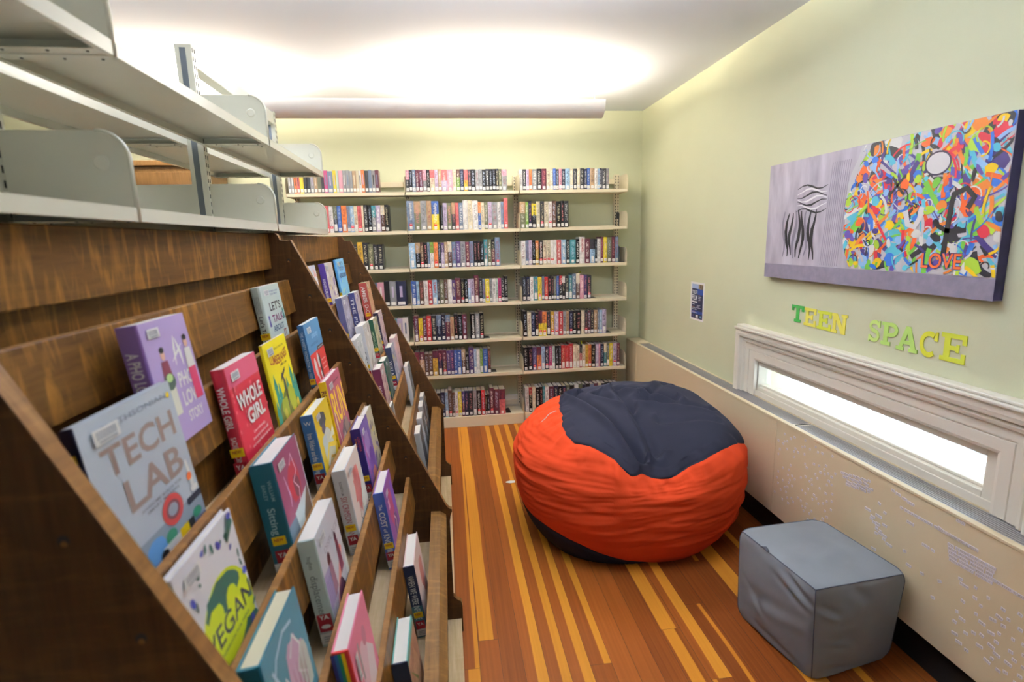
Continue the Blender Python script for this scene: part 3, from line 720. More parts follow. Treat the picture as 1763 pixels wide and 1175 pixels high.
# rows: x0, x1, spine height (m), then colour letter + width in photo pixels; modifiers: + taller, - shorter, r red dot, n no sticker, b big sticker, / second colour, _ gap
ROWS = {
 'R1': (.624, 1.374, .165, 'W5 D6 H5 O5 G8 K8 M8 C6 C5 B5 D5 P5 N6 L8 C5 D7 C5 D7 N5 B5 A8 W5 L4 N3 D8 G5'),
 'M1': (-.287, .522, .168, 'D/P5.5 K5 S5.5 M5.5 M6 G/P6.5 K5 C/I8 H5.5 A5.5 H/I9.5 P9 C6 E/Z6 N6.5 U/I6.5 D5.5 K7 G6 G5.5 K5.5 D6 K5.5 K5.5 K5 F5 G/P9'),
 'R2': (.620, 1.030, .212, 'F/A9.5 E5 N5 K/Y8- C6 D7r C7 W6r Z7 K8 K5 D8'),
 'M2': (-.294, .521, .214, 'S12+r F/A11+ G10+ A8.5+ Y/B12+r _3 K4- H7 F7.5 D/A6.5 I6 S7 W8.5+ C8+ W9.5+ B/O5 C6 F6 H7r G9.5 W6 S5 I7++r'),
 'L2': (-1.02, -.437, .205, 'D6 R7 M6 I7r W7r D/F7b B7 O9b S5.5 L6.5r C6b I7r C3.5 D7 K6.5 G/T7 H8b Z/C7 K7'),
 'R3': (.625, 1.461, .202, 'W7n S5 H5.5 K5.5 U/O5 K7r C6r C6r W6r W4n I7.5 L8 D6 T9.5 K6 W8.5+n M9 L/D8b K4 W5.5n M4.5+ Y6+ F7.5+ M6+ S5.5+'),
 'M3': (-.294, .449, .206, 'L10b K/A8 Z5.5r K6 S4 W/E6 O7r D5 H/V5.5 A5.5 Z/C6.5 S7 V7 G8.5 M6.5 S7 K5.5 K5.5 K6 T6+b F6.5+ M/K6+ S8.5++r'),
 'L3': (-.80, -.503, .205, 'S7 N6 D6.5 U8+b D8+ F8r D7 D8'),
 'R4': (.628, 1.223, .200, 'D7 N5.5 W6n T7b Y6.5r S4.5 R6 K6 D3.5 F4.5 B4.5 K/R5 K/W4.5 D6.5b T5.5b S6.5+ Z/C6.5+ P6.5n V5.5 D7r'),
 'M4': (-.295, .504, .200, 'B8.5b L4.5 Z7.5 W7n R7 L8b N4 F7 Z6.5 W7n V6 M8.5+ K6r K6 L/H4.5 H6b M8++b D6 S4.5 Y7r G5 W6n Q3.5 J5.5r D5.5 K5.5+'),
 'R5': (.629, 1.358, .205, 'K6.5+ C6.5n N6.5 K5.5b Y/M6+r Y/O7r D6.5b U6r H7r R7.5r G5 A5 N6r K5.5 K8 C6n D5r M5 D5 A6.5 S3 L4.5 H7b'),
 'M5': (-.292, .292, .218, 'M8b Y6.5-r M6- R8 D8 N/S8 N7 M/S7.5 A6.5- K6 K7.5 M7.5 _6 K8 G7 K7r'),
 'R6': (.625, 1.482, .205, 'K7.5 K7 V7r O/M7.5r L5.5b N6.5r J5 Q5b K6 D4 R7b R5.5b R6.5+b C6b C5b I/D4.5b C5b U5 O5r K7 H5 P3n N5.5 T/C5 F4.5b Y5.5n H6.5r M5'),
 'M6': (-.300, .341, .212, 'L/M8 A/M8 Z7- Z7- U/M8.5 N/M8b Z/M7r V6.5 V6.5 B4.5 B8b Z/A6.5b K6-- V8.5+ L4.5b W6 E5b B8.5b Z5'),
 'R7': (.632, 1.03, .222, 'W6 K/R5.5 C5.5n K6.5 K5 T4 W6n M8 N7 K7 N6 F6'),
 'M7': (-.173, .457, .222, 'K7 K7 N7.5 L5b Z7+r Z4.5 W5.5r Y6 M/V5 N6.5 D8 G6b K8r R6.5 K3.5-- K4.5-- M7+r M9.5 I/M10.5'),
}
STUFF = {
 'L1': (-1.186, -.496, .168, 'G5 G4.5 O4.5 I5 Y6 D5 K6 G6 A5.5 F6 D5 J6 S8.5 Y5.5 Q4 P7 G5 G6 G5 A6 C4.5 W4 O5.5 D6 S5.5 G6 M6'),
 'L4': (-.80, -.336, .200, 'D5 N8 K6 D5 M5 S8 P8 K7 G8 N13'),
 'L5': (-.70, -.336, .205, 'K7 M8 D7 B8 T6 H6 W6'),
 'L6': (-.60, -.336, .205, 'K9 M9 D9 A8 Z9 K8'),
 'R7b': (1.035, 1.465, .225, 'K6 W6 F6 N5 K6 S6 M6 C5 K6 D6 Z6 N6'),
}
ORD = ['first', 'second', 'third', 'fourth', 'fifth', 'sixth', 'seventh', 'eighth', 'ninth', 'tenth', 'eleventh', 'twelfth', 'thirteenth', 'fourteenth', 'fifteenth', 'sixteenth', 'seventeenth',
       'eighteenth', 'nineteenth', 'twentieth', 'twenty-first', 'twenty-second', 'twenty-third', 'twenty-fourth', 'twenty-fifth', 'twenty-sixth', 'twenty-seventh', 'twenty-eighth', 'twenty-ninth']
ROWN = ['top shelf', 'second shelf', 'third shelf', 'fourth shelf', 'fifth shelf', 'sixth shelf', 'bottom shelf']
BAY = dict(R='right bay', M='middle bay', L='left bay')
import re
def parse(spec, x0, x1):
    it = []
    for tk in spec.split():
        m = re.match(r'^([A-Z_])(?:/([A-Z]))?([\d.]+)([+\-rnb]*)$', tk); it.append((m.group(1), m.group(2), float(m.group(3)), m.group(4)))
    tot = sum(i[2] for i in it); x = x0; out = []
    for c, c2, wd, mod in it:
        ww = wd/tot*(x1-x0); out.append((c, c2, x, ww, mod)); x += ww
    return out
def book_body(mb, w_, d, h, mat):
    """hardback: boards and a slightly rounded spine towards the reader"""
    r = min(.0035, w_*.22)
    out = [(-w_/2, d), (-w_/2, r), (-w_/4, .0006), (w_/4, .0006), (w_/2, r), (w_/2, d), (w_/2-.0022, d), (w_/2-.0022, .004), (-w_/2+.0022, .004), (-w_/2+.0022, d)]
    mb.prism(out, 'z', 0, h, mat)
TITLES = {('M', 1, 0): ('LadyMidnight', 'W', .13), ('M', 1, 4): ('Crystal', 'W', .10), ('R', 1, 3): ('THE EDGE', 'K', .12), ('M', 4, 12): ('DANGEROUS', 'W', .165), ('R', 2, 15): ('REDEEMED', 'R', .11),
          ('R', 5, 6): ('DUEL', 'W', .12), ('R', 2, 5): ('BLACK', 'W', .13), ('R', 4, 9): ('of the', 'W', .10), ('M', 3, 5): ('TEEN', 'R', .09)}
for rk, (x0, x1, h0, spec) in ROWS.items():
    bay = rk[0]; ri = int(rk[1])-1; z = ZR[ri]; n = 0; rr = random.Random(rk)
    for c, c2, x, ww, mod in parse(spec, x0, x1):
        if c == '_': continue
        n += 1
        h = h0*(1+rr.uniform(-.015, .02)) + .016*mod.count('+') - .020*mod.count('-'); w_ = ww-.0009; d = rr.uniform(.135, .15) if ri else .11
        yf = YS + .012 + rr.uniform(0, .006)
        nm = CN[c]; 
        if c2: nm = CN[c2] + ' over ' + nm
        sz = 'tall ' if '+' in mod else ('short ' if '-' in mod else ('thick ' if w_ > .040 else ''))
        root = empty('book', '%s%s book, %s from left, %s, %s' % (sz, nm, ORD[n-1], ROWN[ri], BAY[bay]), 'book', 'library books in the wall shelving', loc=(x+ww/2, yf, z+.0006), rot=(0, 0, 0))
        mb = MB(); book_body(mb, w_, d, h, M['book']); cv = mb.build('cover', root)
        k_ = rr.uniform(.9, 1.1); cv.color = tuple(v*k_ for v in srgb(*CC[c])[:3]) + (1,)
        cv['second_colour'] = list(srgb(*CC[c2 or c])[:3]); cv['split'] = rr.uniform(.5, .72) if c2 else 2.0
        dark = sum(CC[c]) < 330
        cv['title_colour'] = list(srgb(*(rr.choice(((220, 218, 214), (200, 190, 160), (190, 120, 120), (170, 180, 200))) if dark else rr.choice(((60, 50, 70), (120, 40, 50), (240, 236, 230)))))[:3])
        pg = MB().box((-w_/2+.0023, .0042, .003), (w_/2-.0023, d-.004, h-.004), M['page'] if rr.random() < .5 else M['page_c']).build('pages', root)
        if 'n' not in mod:
            sw = min(w_-.004, .021); sh = .052 if 'b' in mod else .024; zb = rr.uniform(.006, .014)
            m_ = MB().box((-sw/2, -.0006, zb), (sw/2, .0002, zb+sh), M['sticker'])
            for q in range(2): m_.box((-sw*.28, -.0008, zb+.006+q*.007), (sw*.28, -.0006, zb+.0085+q*.007), M['grayprint'])
            m_.build('call_number_label', root)
            if 'r' in mod:
                m_ = MB().box((-sw/2, -.0007, zb+sh+.0005), (sw/2, .0002, zb+sh+.018), M['dot'])
                m_.box((-sw*.3, -.0009, zb+sh+.010), (sw*.3, -.0007, zb+sh+.014), M['white']); m_.build('red_sticker', root)
        tk = TITLES.get((bay, ri, n-1))
        if tk:
            m_ = MB().text(tk[0], (-.0042 if w_ > .03 else -.003, -.0004, h*.93), (0, 0, -1), (1, 0, 0), w_*.34, col(*CC[tk[1]]), width=tk[2], bold=.02); m_.build('title', root)
mb = MB(); 
for rk, (x0, x1, h0, spec) in STUFF.items():
    ri = int(rk[1])-1; z = ZR[ri]; rr = random.Random(rk)
    for c, c2, x, ww, mod in parse(spec, x0, x1):
        h = h0*(1+rr.uniform(-.02, .03)); w_ = ww-.0009; q = MB(); book_body(q, w_, .14 if ri else .11, h, col(*CC[c], .3))
        q.box((-w_/2+.0023, .0042, .003), (w_/2-.0023, .10, h-.004), M['page']); q.box((-w_*.36, -.0004, .01), (w_*.36, .0003, .034), M['sticker'])
        if rr.random() < .7: q.box((-w_*.14, -.0003, h*.35), (w_*.14, .0005, h*.8), col(*CC[rr.choice('WCKHS')]))
        off = Vector((x+ww/2, YS+.014, z+.0006)); b = len(mb.v)
        mb.v += [p_ + off for p_ in q.v]
        for f, mi_, s_ in zip(q.f, q.m, q.sm): mb.f.append(tuple(b+k for k in f)); mb.m.append(mb.mi(q.mats[mi_])); mb.sm.append(s_)
o = mb.build('books'); tag(o, 'small, partly hidden books on the left bay and behind the bean bag', 'books', kind='stuff')

# bookends and ribbon bookmarks
def bookend(x, ri, side, hgt, label, arch=False):
    e = empty('bookend', label, 'bookend', 'bookends in the wall shelving', loc=(x, YS+.03, ZR[ri]+.0006))
    if arch:
        m_ = MB(); n = 10
        pts = arc(0, hgt-.018, .013, .018, 0, PI, n)
        m_.tube([(.010 if side > 0 else .010, 0.03, .0)] + [(p_[0]*.9, .03, p_[1]) for p_ in pts] + [(-.012, .03, 0)], .0042, M['black'])
        m_.box((-.006, .027, .06), (.006, .033, hgt-.006), M['black']); m_.build('upright_plate', e); MB().box((-.016, 0, 0), (.014, .09, .002), M['black']).build('foot', e)
    else:
        MB().box((-.002, .0, 0), (0, .11, hgt), M['black'] if hgt < .1 else M['galv']).build('upright_plate', e); MB().box((.0, 0, 0), (.045*side, .10, .0022), M['black']).build('foot', e)
bookend(1.463, 1, 1, .115, 'black looped bookend standing alone at right end of the second shelf', True)
bookend(1.474, 2, 1, .135, 'grey plate bookend at right end of the third shelf, right bay')
bookend(1.226, 3, 1, .01, 'low black bookend foot after the last book, fourth shelf right bay')
bookend(1.361, 4, 1, .012, 'low black bookend foot after the last book, fifth shelf right bay')
bookend(.296, 4, 1, .02, 'black bookend foot right of the books, fifth shelf middle bay')
bookend(.345, 5, 1, .03, 'black bookend foot right of the books, sixth shelf middle bay')
def lump(x, ri, label):
    e = empty('bookend', label, 'bookend', 'bookends in the wall shelving', loc=(x, YS+.03, ZR[ri]+.0006))
    MB().prism(arc(.022, 0, .022, .03, 0, PI, 10), 'y', 0, .06, M['black']).build('rubber_stop', e)
lump(.461, 6, 'black rounded book stop after last book on bottom shelf, middle bay')
for x, z, dx, l in ((1.118, 1.078+.20, .02, 'yellow green ribbon bookmark above a book, fourth shelf of right bay'), (1.145, .47+.203, .0, 'yellow green ribbon bookmark above the sixth shelf books, right bay'), (.435, 1.078+.198, -.005, 'thin green ribbon bookmark above the fourth shelf books, middle bay')):
    m_ = MB(); wv = .006 if z < 1.2 or x > 1 else .002
    m_.prism([(-wv, 0), (wv, 0), (wv+dx, .03), (-wv+dx, .034)], 'y', 0, .0006, col(170, 185, 40)); o = m_.build('bookmark', loc=(x, YS+.05, z)); tag(o, l, 'bookmark')

# ---------------------------------------------------------------- free-standing steel range on the left
sr = empty('steel_shelving', 'tall double-faced off-white steel shelving, empty, behind the wooden book display', 'shelving', loc=(-.575, 2.0, 0), rot=(0, 0, .02))
def S_(mb, name, **k): return mb.build(name, sr, **k)
E_ = M['steel']
SY = [-1.828-.0, -.914+.009, 0, .91]           # section lines along the range, local
SY = [-1.825, -.908, 0.0, .912]
FX, BX, UX0, UX1 = 0.0, -.50, -.205-.05, -.205  # local x: front lip, rear lip, posts
ZS = [1.926, 1.643, 1.30, .95, .60, .25]      # the wooden display hides and replaces the lower front shelves
for i, y in enumerate(SY):
    mb = MB(); zt = 2.235 if i != 1 else 2.10
    mb.box((UX0, y-.016, .0), (UX1, y+.016, zt), E_); mb.box((UX0+.014, y-.0165, 0.01), (UX1-.018, y-.016, zt-.01), M['galv'])
    for xx in (UX1, UX0-.0006):
        k = 1.40
        while k < zt-.02:
            mb.box((xx, y-.010, k), (xx+.0006, y-.006, k+.013), M['slot']); mb.box((xx, y+.005, k), (xx+.0006, y+.009, k+.013), M['slot']); k += .0254
    S_(mb, 'upright', bevel=.0)
S_(MB().box((UX0+.006, SY[2]+.017, 2.172), (UX1-.002, SY[3]-.017, 2.231), E_), 'top_rail', bevel=.003)
for s in range(3):
    ya, yb = SY[s]+.004, SY[s+1]-.004
    for zi, z in enumerate(ZS):
        for (xf, xb, sg) in ((FX, UX1-.002, 1), (BX, UX0+.002, -1)):
            if sg > 0 and zi > 1: continue
            mb = MB(); t_ = .0012
            if sg > 0: xa_, xb_ = xb, xf
            else: xa_, xb_ = xf, xb
            mb.box((xa_, ya, z+.023), (xb_, yb, z+.025), E_)                     # deck
            for xx in (xa_, xb_-t_): mb.box((xx, ya, z), (xx+t_, yb, z+.0229), E_)      # lips
            fl = .012
            mb.box((xa_+t_, ya, z), (xa_+fl, yb, z+t_), E_); mb.box((xb_-fl, ya, z), (xb_-t_, yb, z+t_), E_)
            for yy, d in ((ya, 1), (yb, -1)):                                    # folded ends with hook plates
                mb.box((xa_+.014, min(yy, yy+d*.03), z+.001), (xb_-.014, max(yy, yy+d*.03), z+.003), E_)
                for q in (.22, .55, .85): mb.cyl((xa_+(xb_-xa_)*q, yy+d*.018, z+.001), (xa_+(xb_-xa_)*q, yy+d*.018, z-.0004), .0025, M['slot'], n=8)
            S_(mb, 'shelf')
            if zi < 2:
                for yy, d in ((ya-.0032, 1), (yb+.0012, -1)):
                    pts = bracket_outline(xb, xf, z, h=.160, r=.05, n=8)
                    m_ = MB().prism(pts, 'y', yy, yy+.002, E_, smooth=False)
                    cx_ = xf - sg*.048; 
                    m_.cyl((cx_, yy-.0001, z+.105), (cx_, yy-.0022, z+.105), .014, E_, n=20, r2=.011); m_.cyl((cx_, yy-.0022, z+.105), (cx_, yy-.0023, z+.105), .011, E_, n=20, r2=.0)
                    # rolled front edge
                    ed = pts[1:-1]; m_.tube([(p_[0]-sg*.001, yy+.001, p_[1]) for p_ in ed], .0032, E_, n=8)
                    S_(m_, 'end_bracket')

M['cab'] = oak('brown_cabinet', dark=(.10, .05, .015, 1), mid=(.17, .09, .03, 1), light=(.2, .11, .04, 1), axis=2, fleck=.2)
# wooden cabinet standing far behind the steel range
cb = empty('wooden_cabinet', 'tall plain brown wooden cabinet far behind the steel shelving', 'cabinet', loc=(-2.25, 4.45, 0))
MB().box((-.55, -.25, 0.08), (.55, .25, 2.16), M['cab']).build('body', cb, bevel=.004)
MB().box((-.57, -.27, 2.1605), (.57, .26, 2.20), M['cab']).build('top', cb, bevel=.006)
MB().box((-.53, -.23, 0), (.53, .23, .0795), M['dark']).build('plinth', cb)
for s in (-1, 1):
    d_ = MB().box((min(s*.005, s*.54), -.27, .1), (max(s*.005, s*.54), -.2505, 2.12), M['cab']).build('door', cb, bevel=.003)
    MB().cyl((s*.04, -.2705, 1.1), (s*.04, -.295, 1.1), .012, M['alu']).build('knob', d_)
# ---------------------------------------------------------------- wooden book display (two units)
TR = [(-.553, 1.474), (-.475, 1.325), (-.398, 1.17), (-.32, 1.01), (-.243, .852), (-.178, .70)]
KL = .13; AZ = .004; YU = 1.985
ZFL = [z-.065 for x, z in TR] + [.42]
def side_outline():
    pts = [(-.66, 0), (-.66, 1.637), (-.590, 1.637)]
    pts += [(-.590 + .026*math.sin(k*PI/2/6)*.6 + .004*k/6, 1.637 - .026*(1-math.cos(k*PI/2/6))) for k in range(1, 7)]
    pts += [(-.548, 1.609), (-.534, 1.611)]
    pts += [(-.058, .597)]
    for k in range(1, 7):                       # scoop before the nose
        t = k/6; pts.append((-.058 + .034*t, .597 - .046*(1-(1-t)**2)))
    pts += [(-.024, .540), (-.030, .525), (-.034, .50), (-.034, .165), (-.020, .150), (-.004, .140), (0, .120), (0, 0)]
    return pts
def display_unit(off, ylen, label, far_y):
    u = empty('book_display', label, 'display shelf', loc=(off, far_y, 0), rot=(0, 0, AZ))
    th = .022; L0 = -ylen
    ol = side_outline()
    for y in (0.0, L0):
        mb = MB(); mb.prism(ol, 'y', y, y+th if y == 0 else y+th+.004, M['oak_z'])
        sp = mb.build('side_panel', u, bevel=.0012, seg=1)
        m_ = MB()                               # worn pale front edge
        ed = ol[2:-1]; n = len(ed); y2 = y+th if y == 0 else y+th+.004
        v = [(a+.0006, y+.001, z+.0003) for a, z in ed] + [(a+.0006, y2-.001, z+.0003) for a, z in ed]
        m_.add(v, [(i, i+1, n+i+1, n+i) for i in range(n-1)], M['oak_edge']); m_.build('worn_edge', sp)
        m_ = MB()                               # shelf-pin holes
        for k in range(8):
            t = (k+.55)/8; hx = -.534 + .476*t - .045; hz = 1.611 - 1.014*t
            m_.cyl((hx, y-.0004, hz), (hx, y+.0001, hz), .0062, M['slot'], n=14); m_.cyl((hx, y-.0006, hz-.004), (hx, y-.0001, hz-.004), .0035, M['oak_edge'], n=8)
        m_.build('pin_hole', sp)
    ya, yb = L0+th+.0045, -.0005
    MB().box((-.659, ya, .02), (-.645, yb, 1.636), M['oak']).build('back_panel', u)
    MB().box((-.625, ya, 1.513), (-.605, yb, 1.634), M['oak']).build('header_board', u, bevel=.002)
    MB().box((-.644, ya, 1.30), (-.632, yb, 1.5125), M['oak']).build('inner_board', u)
    for i, (x, z) in enumerate(TR):
        t = .015; zb = z-.112; k = KL
        out = [(x-t, z), (x-.0015, z), (x, z-.0015), (x+k*.112, zb), (x+k*.112-t, zb)]
        tf = MB().prism(out, 'y', ya, yb, M['oak']).build('tray_front', u)
        MB().add([(x-t+.0008, ya+.001, z+.0003), (x-.001, ya+.001, z+.0003), (x-.001, yb-.001, z+.0003), (x-t+.0008, yb-.001, z+.0003)], [(0, 1, 2, 3)], M['oak_edge']).build('worn_edge', tf)
        zf = ZFL[i+1]; xr = x + k*.112 - t - .006
        MB().box((xr-.012, ya, zf-.014), (xr, yb, zb+.02), M['oak']).build('riser', u)
    xs_back = [-.631] + [x + KL*.112 - .021 for x, z in TR]
    for i in range(7):
        zf = ZFL[i]; xf = TR[i][0]-.015+KL*.065-.0008 if i < 6 else -.1052
        MB().box((xs_back[i]+.0003, ya, zf-.014), (xf, yb, zf), M['pine']).build('tray_floor', u)
    rl = [(-.105, .549), (-.069, .547), (-.047, .531), (-.047, .515), (-.052, .512), (-.052, .36), (-.105, .36)]
    MB().prism(rl, 'y', ya, yb, M['oak_rail']).build('front_rail', u)
    MB().box((-.64, ya, .045), (-.006, yb, .062), M['pine']).box((-.045, ya, 0), (-.03, yb, .0445), M['pine']).build('bottom_shelf', u)
    return u
display_unit(0.0, 1.40, 'dark oak slanted book display unit nearest the camera, with tiered trays', YU)
display_unit(-.03, 1.357, 'dark oak slanted book display unit farther away, beyond the first one', 3.37)

# ---------------------------------------------------------------- books shown face-out
LW = M['white']
class Face:
    """drawing on one flat face of a book; u,v are fractions of its width and height"""
    def __init__(s, mb, o, xd, yd, nrm, w_, h, z0=.0004): s.mb, s.o, s.xd, s.yd, s.n, s.w, s.h, s.l = mb, Vector(o), Vector(xd), Vector(yd), Vector(nrm), w_, h, z0
    def nx(s): s.l += .00006; return s.o + s.n*s.l
    def q(s, a, b, c, d, m_): o = s.nx(); s.mb.add([o + s.xd*x*s.w + s.yd*y*s.h for x, y in ((a, b), (c, b), (c, d), (a, d))], [(0, 1, 2, 3)], m_)
    def p(s, pts, m_): o = s.nx(); s.mb.add([o + s.xd*x*s.w + s.yd*y*s.h for x, y in pts], [tuple(range(len(pts)))], m_)
    def t(s, body, u, v, h, m_, wd=None, bold=.01, al='c', shear=0, arch=0): s.mb.text(body, s.nx() + s.xd*u*s.w + s.yd*v*s.h, s.xd, s.yd, h*s.h, m_, width=wd*s.w if wd else None, bold=bold, align=al, shear=shear, arch=arch)
    def b(s, u, v, ru, rv, m_, jit=0, n=14, rot=0): s.mb.blob((u*s.w, v*s.h), ru*s.w, rv*s.h, s.nx(), s.xd, s.yd, m_, n=n, jit=jit, rot=rot)
    def s(s_, pts, wd, m_, taper=False): s_.mb.stroke([(a*s_.w, b*s_.h) for a, b in pts], wd*s_.w, s_.nx(), s_.xd, s_.yd, m_, taper)
class Spine(Face):
    def st(s, body, top, h, m_, ln, bold=.01, off=.5):
        """spine title reading downwards"""
        s.mb.text(body, s.nx() + s.xd*(off*s.w - h*s.w/2) + s.yd*s.h*top, -s.yd, s.xd, h*s.w, m_, width=ln*s.h, bold=bold)

def show_book(label, tray, unit, y, w_, t, H, g, cover, spine=None, draw=None, hard=True, pages='page', stk=('new', 'ya', 'call'), bar=(.10, .87, .34, .945), band=None):
    off = -.03*unit; zf = ZFL[tray]
    x0, z0 = TR[tray-1] if tray > 0 else (-.605, 1.62)
    xr = x0 + off + g + KL*(z0-zf) - AZ*(y-YU)
    r = empty('book', label, 'book', 'books shown face-out on the wooden display', loc=(xr, y, zf+.0008))
    r.rotation_mode = 'XYZ'
    r.rotation_euler = (Matrix.Rotation(AZ, 4, 'Z') @ Matrix.Rotation(-math.atan(KL), 4, 'Y')).to_euler()
    cm = col(*cover, .32); sm = col(*(spine or cover), .32)
    bt = .0026 if hard else .0006; ov = .003 if hard else 0
    mb = MB()
    mb.box((0, .003, 0), (bt, w_, H), cm)                               # rear board
    mb.box((t-bt, .003, 0), (t, w_, H), cm)                              # front board
    # rounded spine
    n = 6; o_ = [(0, .003)] + [(t/2 - t/2*math.cos(PI*k/n), .003 - min(.004, t*.16)*math.sin(PI*k/n)) for k in range(1, n)] + [(t, .003), (t-bt, .0045), (bt, .0045)]
    mb.prism(o_, 'z', 0, H, sm, smooth=False)
    F = Face(mb, (t, 0.004, 0), (0, 1, 0), (0, 0, 1), (1, 0, 0), w_-.004, H, .0003)
    S = Spine(mb, (0, -.0005-min(.004, t*.16)*.98, 0), (1, 0, 0), (0, 0, 1), (0, -1, 0), t, H, .0003)
    if draw: draw(F, S)
    mb.build('cover', r)
    MB().box((bt+.0002, .0050, ov), (t-bt-.0002, w_-ov, H-ov), M[pages]).build('pages', r)
    if bar:
        b_ = MB(); f = Face(b_, (t, .004, 0), (0, 1, 0), (0, 0, 1), (1, 0, 0), w_-.004, H, .0030)
        a, b, c, d = bar; f.q(a, b, c, d, LW)
        for k in range(9): f.q(a+(c-a)*(.12+k*.085), b+(d-b)*.3, a+(c-a)*(.12+k*.085+.045), b+(d-b)*.85, M['grayprint'])
        f.q(a+(c-a)*.15, b+(d-b)*.1, a+(c-a)*.85, b+(d-b)*.22, M['grayprint']); b_.build('barcode_label', r)
    ys = -.0008-min(.004, t*.16)
    def sticker(nm, z0_, z1_, m_, txt=None, tm=None):
        b_ = MB(); e = min(t*.98, .026)
        sp = Spine(b_, ((t-e)/2, ys-.0012, 0), (1, 0, 0), (0, 0, 1), (0, -1, 0), e, H, 0); b_.box(((t-e)/2, ys-.0012, z0_), ((t-e)/2+e, ys+.0006, z1_), m_)
        if txt: sp.l = .0003; sp.t(txt, .5, (z0_+(z1_-z0_)*.45)/H, (z1_-z0_)*.38/H, tm, wd=.7, bold=.02)
        b_.build(nm, r)
    if 'new' in stk: sticker('new_sticker', .068, .086, M['yellow'], 'NEW', M['red'])
    if 'ya' in stk: sticker('ya_sticker', .030, .056, M['red'], 'YA', LW)
    if 'call' in stk:
        b_ = MB(); e = t*.98; b_.box(((t-e)/2, ys-.0012, .006), ((t-e)/2+e, ys+.0006, .029), LW)
        for q in range(3): b_.box(((t-e)/2+e*.2, ys-.0014, .011+q*.005), ((t-e)/2+e*.8, ys-.0012, .0128+q*.005), M['grayprint'])
        b_.build('call_number_label', r)
    return r
K_ = col(24, 22, 26)
def d_pho(F, S):
    lil = col(186, 164, 214); S.q(.04, 0, .96, 1, col(150, 118, 184)); S.st('A PHO LOVE STORY', .80, .62, LW, .62, bold=.02)
    F.q(0, 0, 1, 1, lil); F.s([(.62, .84), (.58, .74), (.54, .60)], .05, LW, True); F.s([(.64, .82), (.69, .70), (.70, .58)], .06, LW, True); F.s([(.48, .64), (.62, .70), (.76, .76)], .035, LW, True)
    F.t('PHO', .66, .42, .12, LW, wd=.34, bold=.03); F.t('LOVE', .68, .26, .12, LW, wd=.40, bold=.03); F.t('STORY', .68, .12, .09, LW, wd=.36, bold=.02)
    for (u, v, top, low, hr) in ((.30, .56, (120, 50, 70), (236, 236, 220), 1), (.86, .60, (236, 234, 230), (196, 60, 100), 1)):
        F.b(u, v+.16, .045, .045, col(226, 180, 160)); F.b(u, v+.20, .05, .026, K_); F.p([(u-.10, v-.06), (u+.10, v-.06), (u+.07, v+.11), (u-.07, v+.11)], col(*top)); F.p([(u-.08, v-.34), (u+.09, v-.34), (u+.09, v-.06), (u-.09, v-.06)], col(*low))
    F.b(.30, .50, .12, .07, col(70, 90, 80)); F.b(.31, .53, .07, .035, col(180, 214, 140))
def d_talk(F, S):
    S.st("Let's Talk About It", .62, .42, K_, .58); 
    for k in range(4): S.q(.25+k*.14, .66, .30+k*.14, .88, col(150, 160, 165))
    F.t('THE TEEN\'S GUIDE', .62, .90, .022, col(110, 130, 170), wd=.5); F.t('TO SEX', .62, .86, .022, col(110, 130, 170), wd=.4)
    F.t("LET'S", .55, .66, .11, col(40, 34, 44), wd=.60, bold=.02); F.t('TALK', .58, .50, .10, col(120, 50, 100), wd=.62, bold=.02); F.t('ABOUT', .5, .38, .08, col(60, 90, 120), wd=.6, bold=.02); F.t('IT', .80, .27, .09, col(150, 50, 60), wd=.16, bold=.02)
    for u, v, c_ in ((.10, .52, (90, 90, 160)), (.90, .56, (60, 130, 120)), (.15, .22, (150, 90, 90)), (.6, .14, (90, 140, 170))): F.b(u, v+.06, .04, .03, col(*c_)); F.p([(u-.05, v-.06), (u+.05, v-.06), (u+.03, v+.04), (u-.03, v+.04)], col(*c_))
def d_tech(F, S):
    S.q(0, 0, 1, 1, col(36, 36, 66)); S.q(.2, .84, .8, .88, M['yellow']); S.q(.2, .2, .8, .45, col(90, 90, 120))
    F.q(0, .0, 1, .30, col(150, 162, 178)); F.q(0, 0, 1, .16, col(70, 80, 110))
    F.t('SMITHSONIAN', .55, .915, .032, col(120, 130, 150), wd=.72, bold=-.005); F.b(.94, .925, .022, .018, M['yellow'])
    F.t('TECH', .52, .70, .145, col(146, 126, 118), wd=.80, bold=.018); F.t('LAB', .56, .48, .165, col(146, 126, 118), wd=.66, bold=.018)
    F.t('AWESOME BUILDS FOR', .56, .435, .016, col(90, 90, 110), wd=.5); F.t('SMART MAKERS', .56, .41, .016, col(90, 90, 110), wd=.4)
    F.b(.62, .33, .13, .085, col(190, 66, 66), n=24); F.b(.62, .33, .085, .052, col(110, 60, 70), n=24); F.b(.62, .33, .06, .035, col(150, 160, 175), n=20)
    F.p([(.90, .52), (.93, .52), (.95, .36), (.90, .36)], LW); F.b(.91, .42, .035, .025, col(226, 110, 50)); F.q(.80, .27, 1, .31, col(30, 32, 50)); F.b(.93, .34, .05, .02, LW)
    F.b(.34, .17, .13, .11, col(110, 170, 230), jit=.1); F.b(.52, .21, .07, .04, col(60, 140, 110)); F.q(.40, .12, .80, .19, LW); F.q(.62, .13, .82, .20, M['yellow']); F.q(.74, .13, .82, .20, K_); F.b(.40, .155, .05, .03, K_)
    F.b(.30, .06, .10, .07, col(40, 130, 90), n=18); F.b(.15, .20, .04, .06, M['yellow'], rot=.5); F.b(.88, .20, .06, .03, col(50, 130, 100)); F.b(.60, .05, .2, .04, col(44, 52, 84)); F.s([(.05, .30), (.12, .22), (.20, .18)], .02, K_)
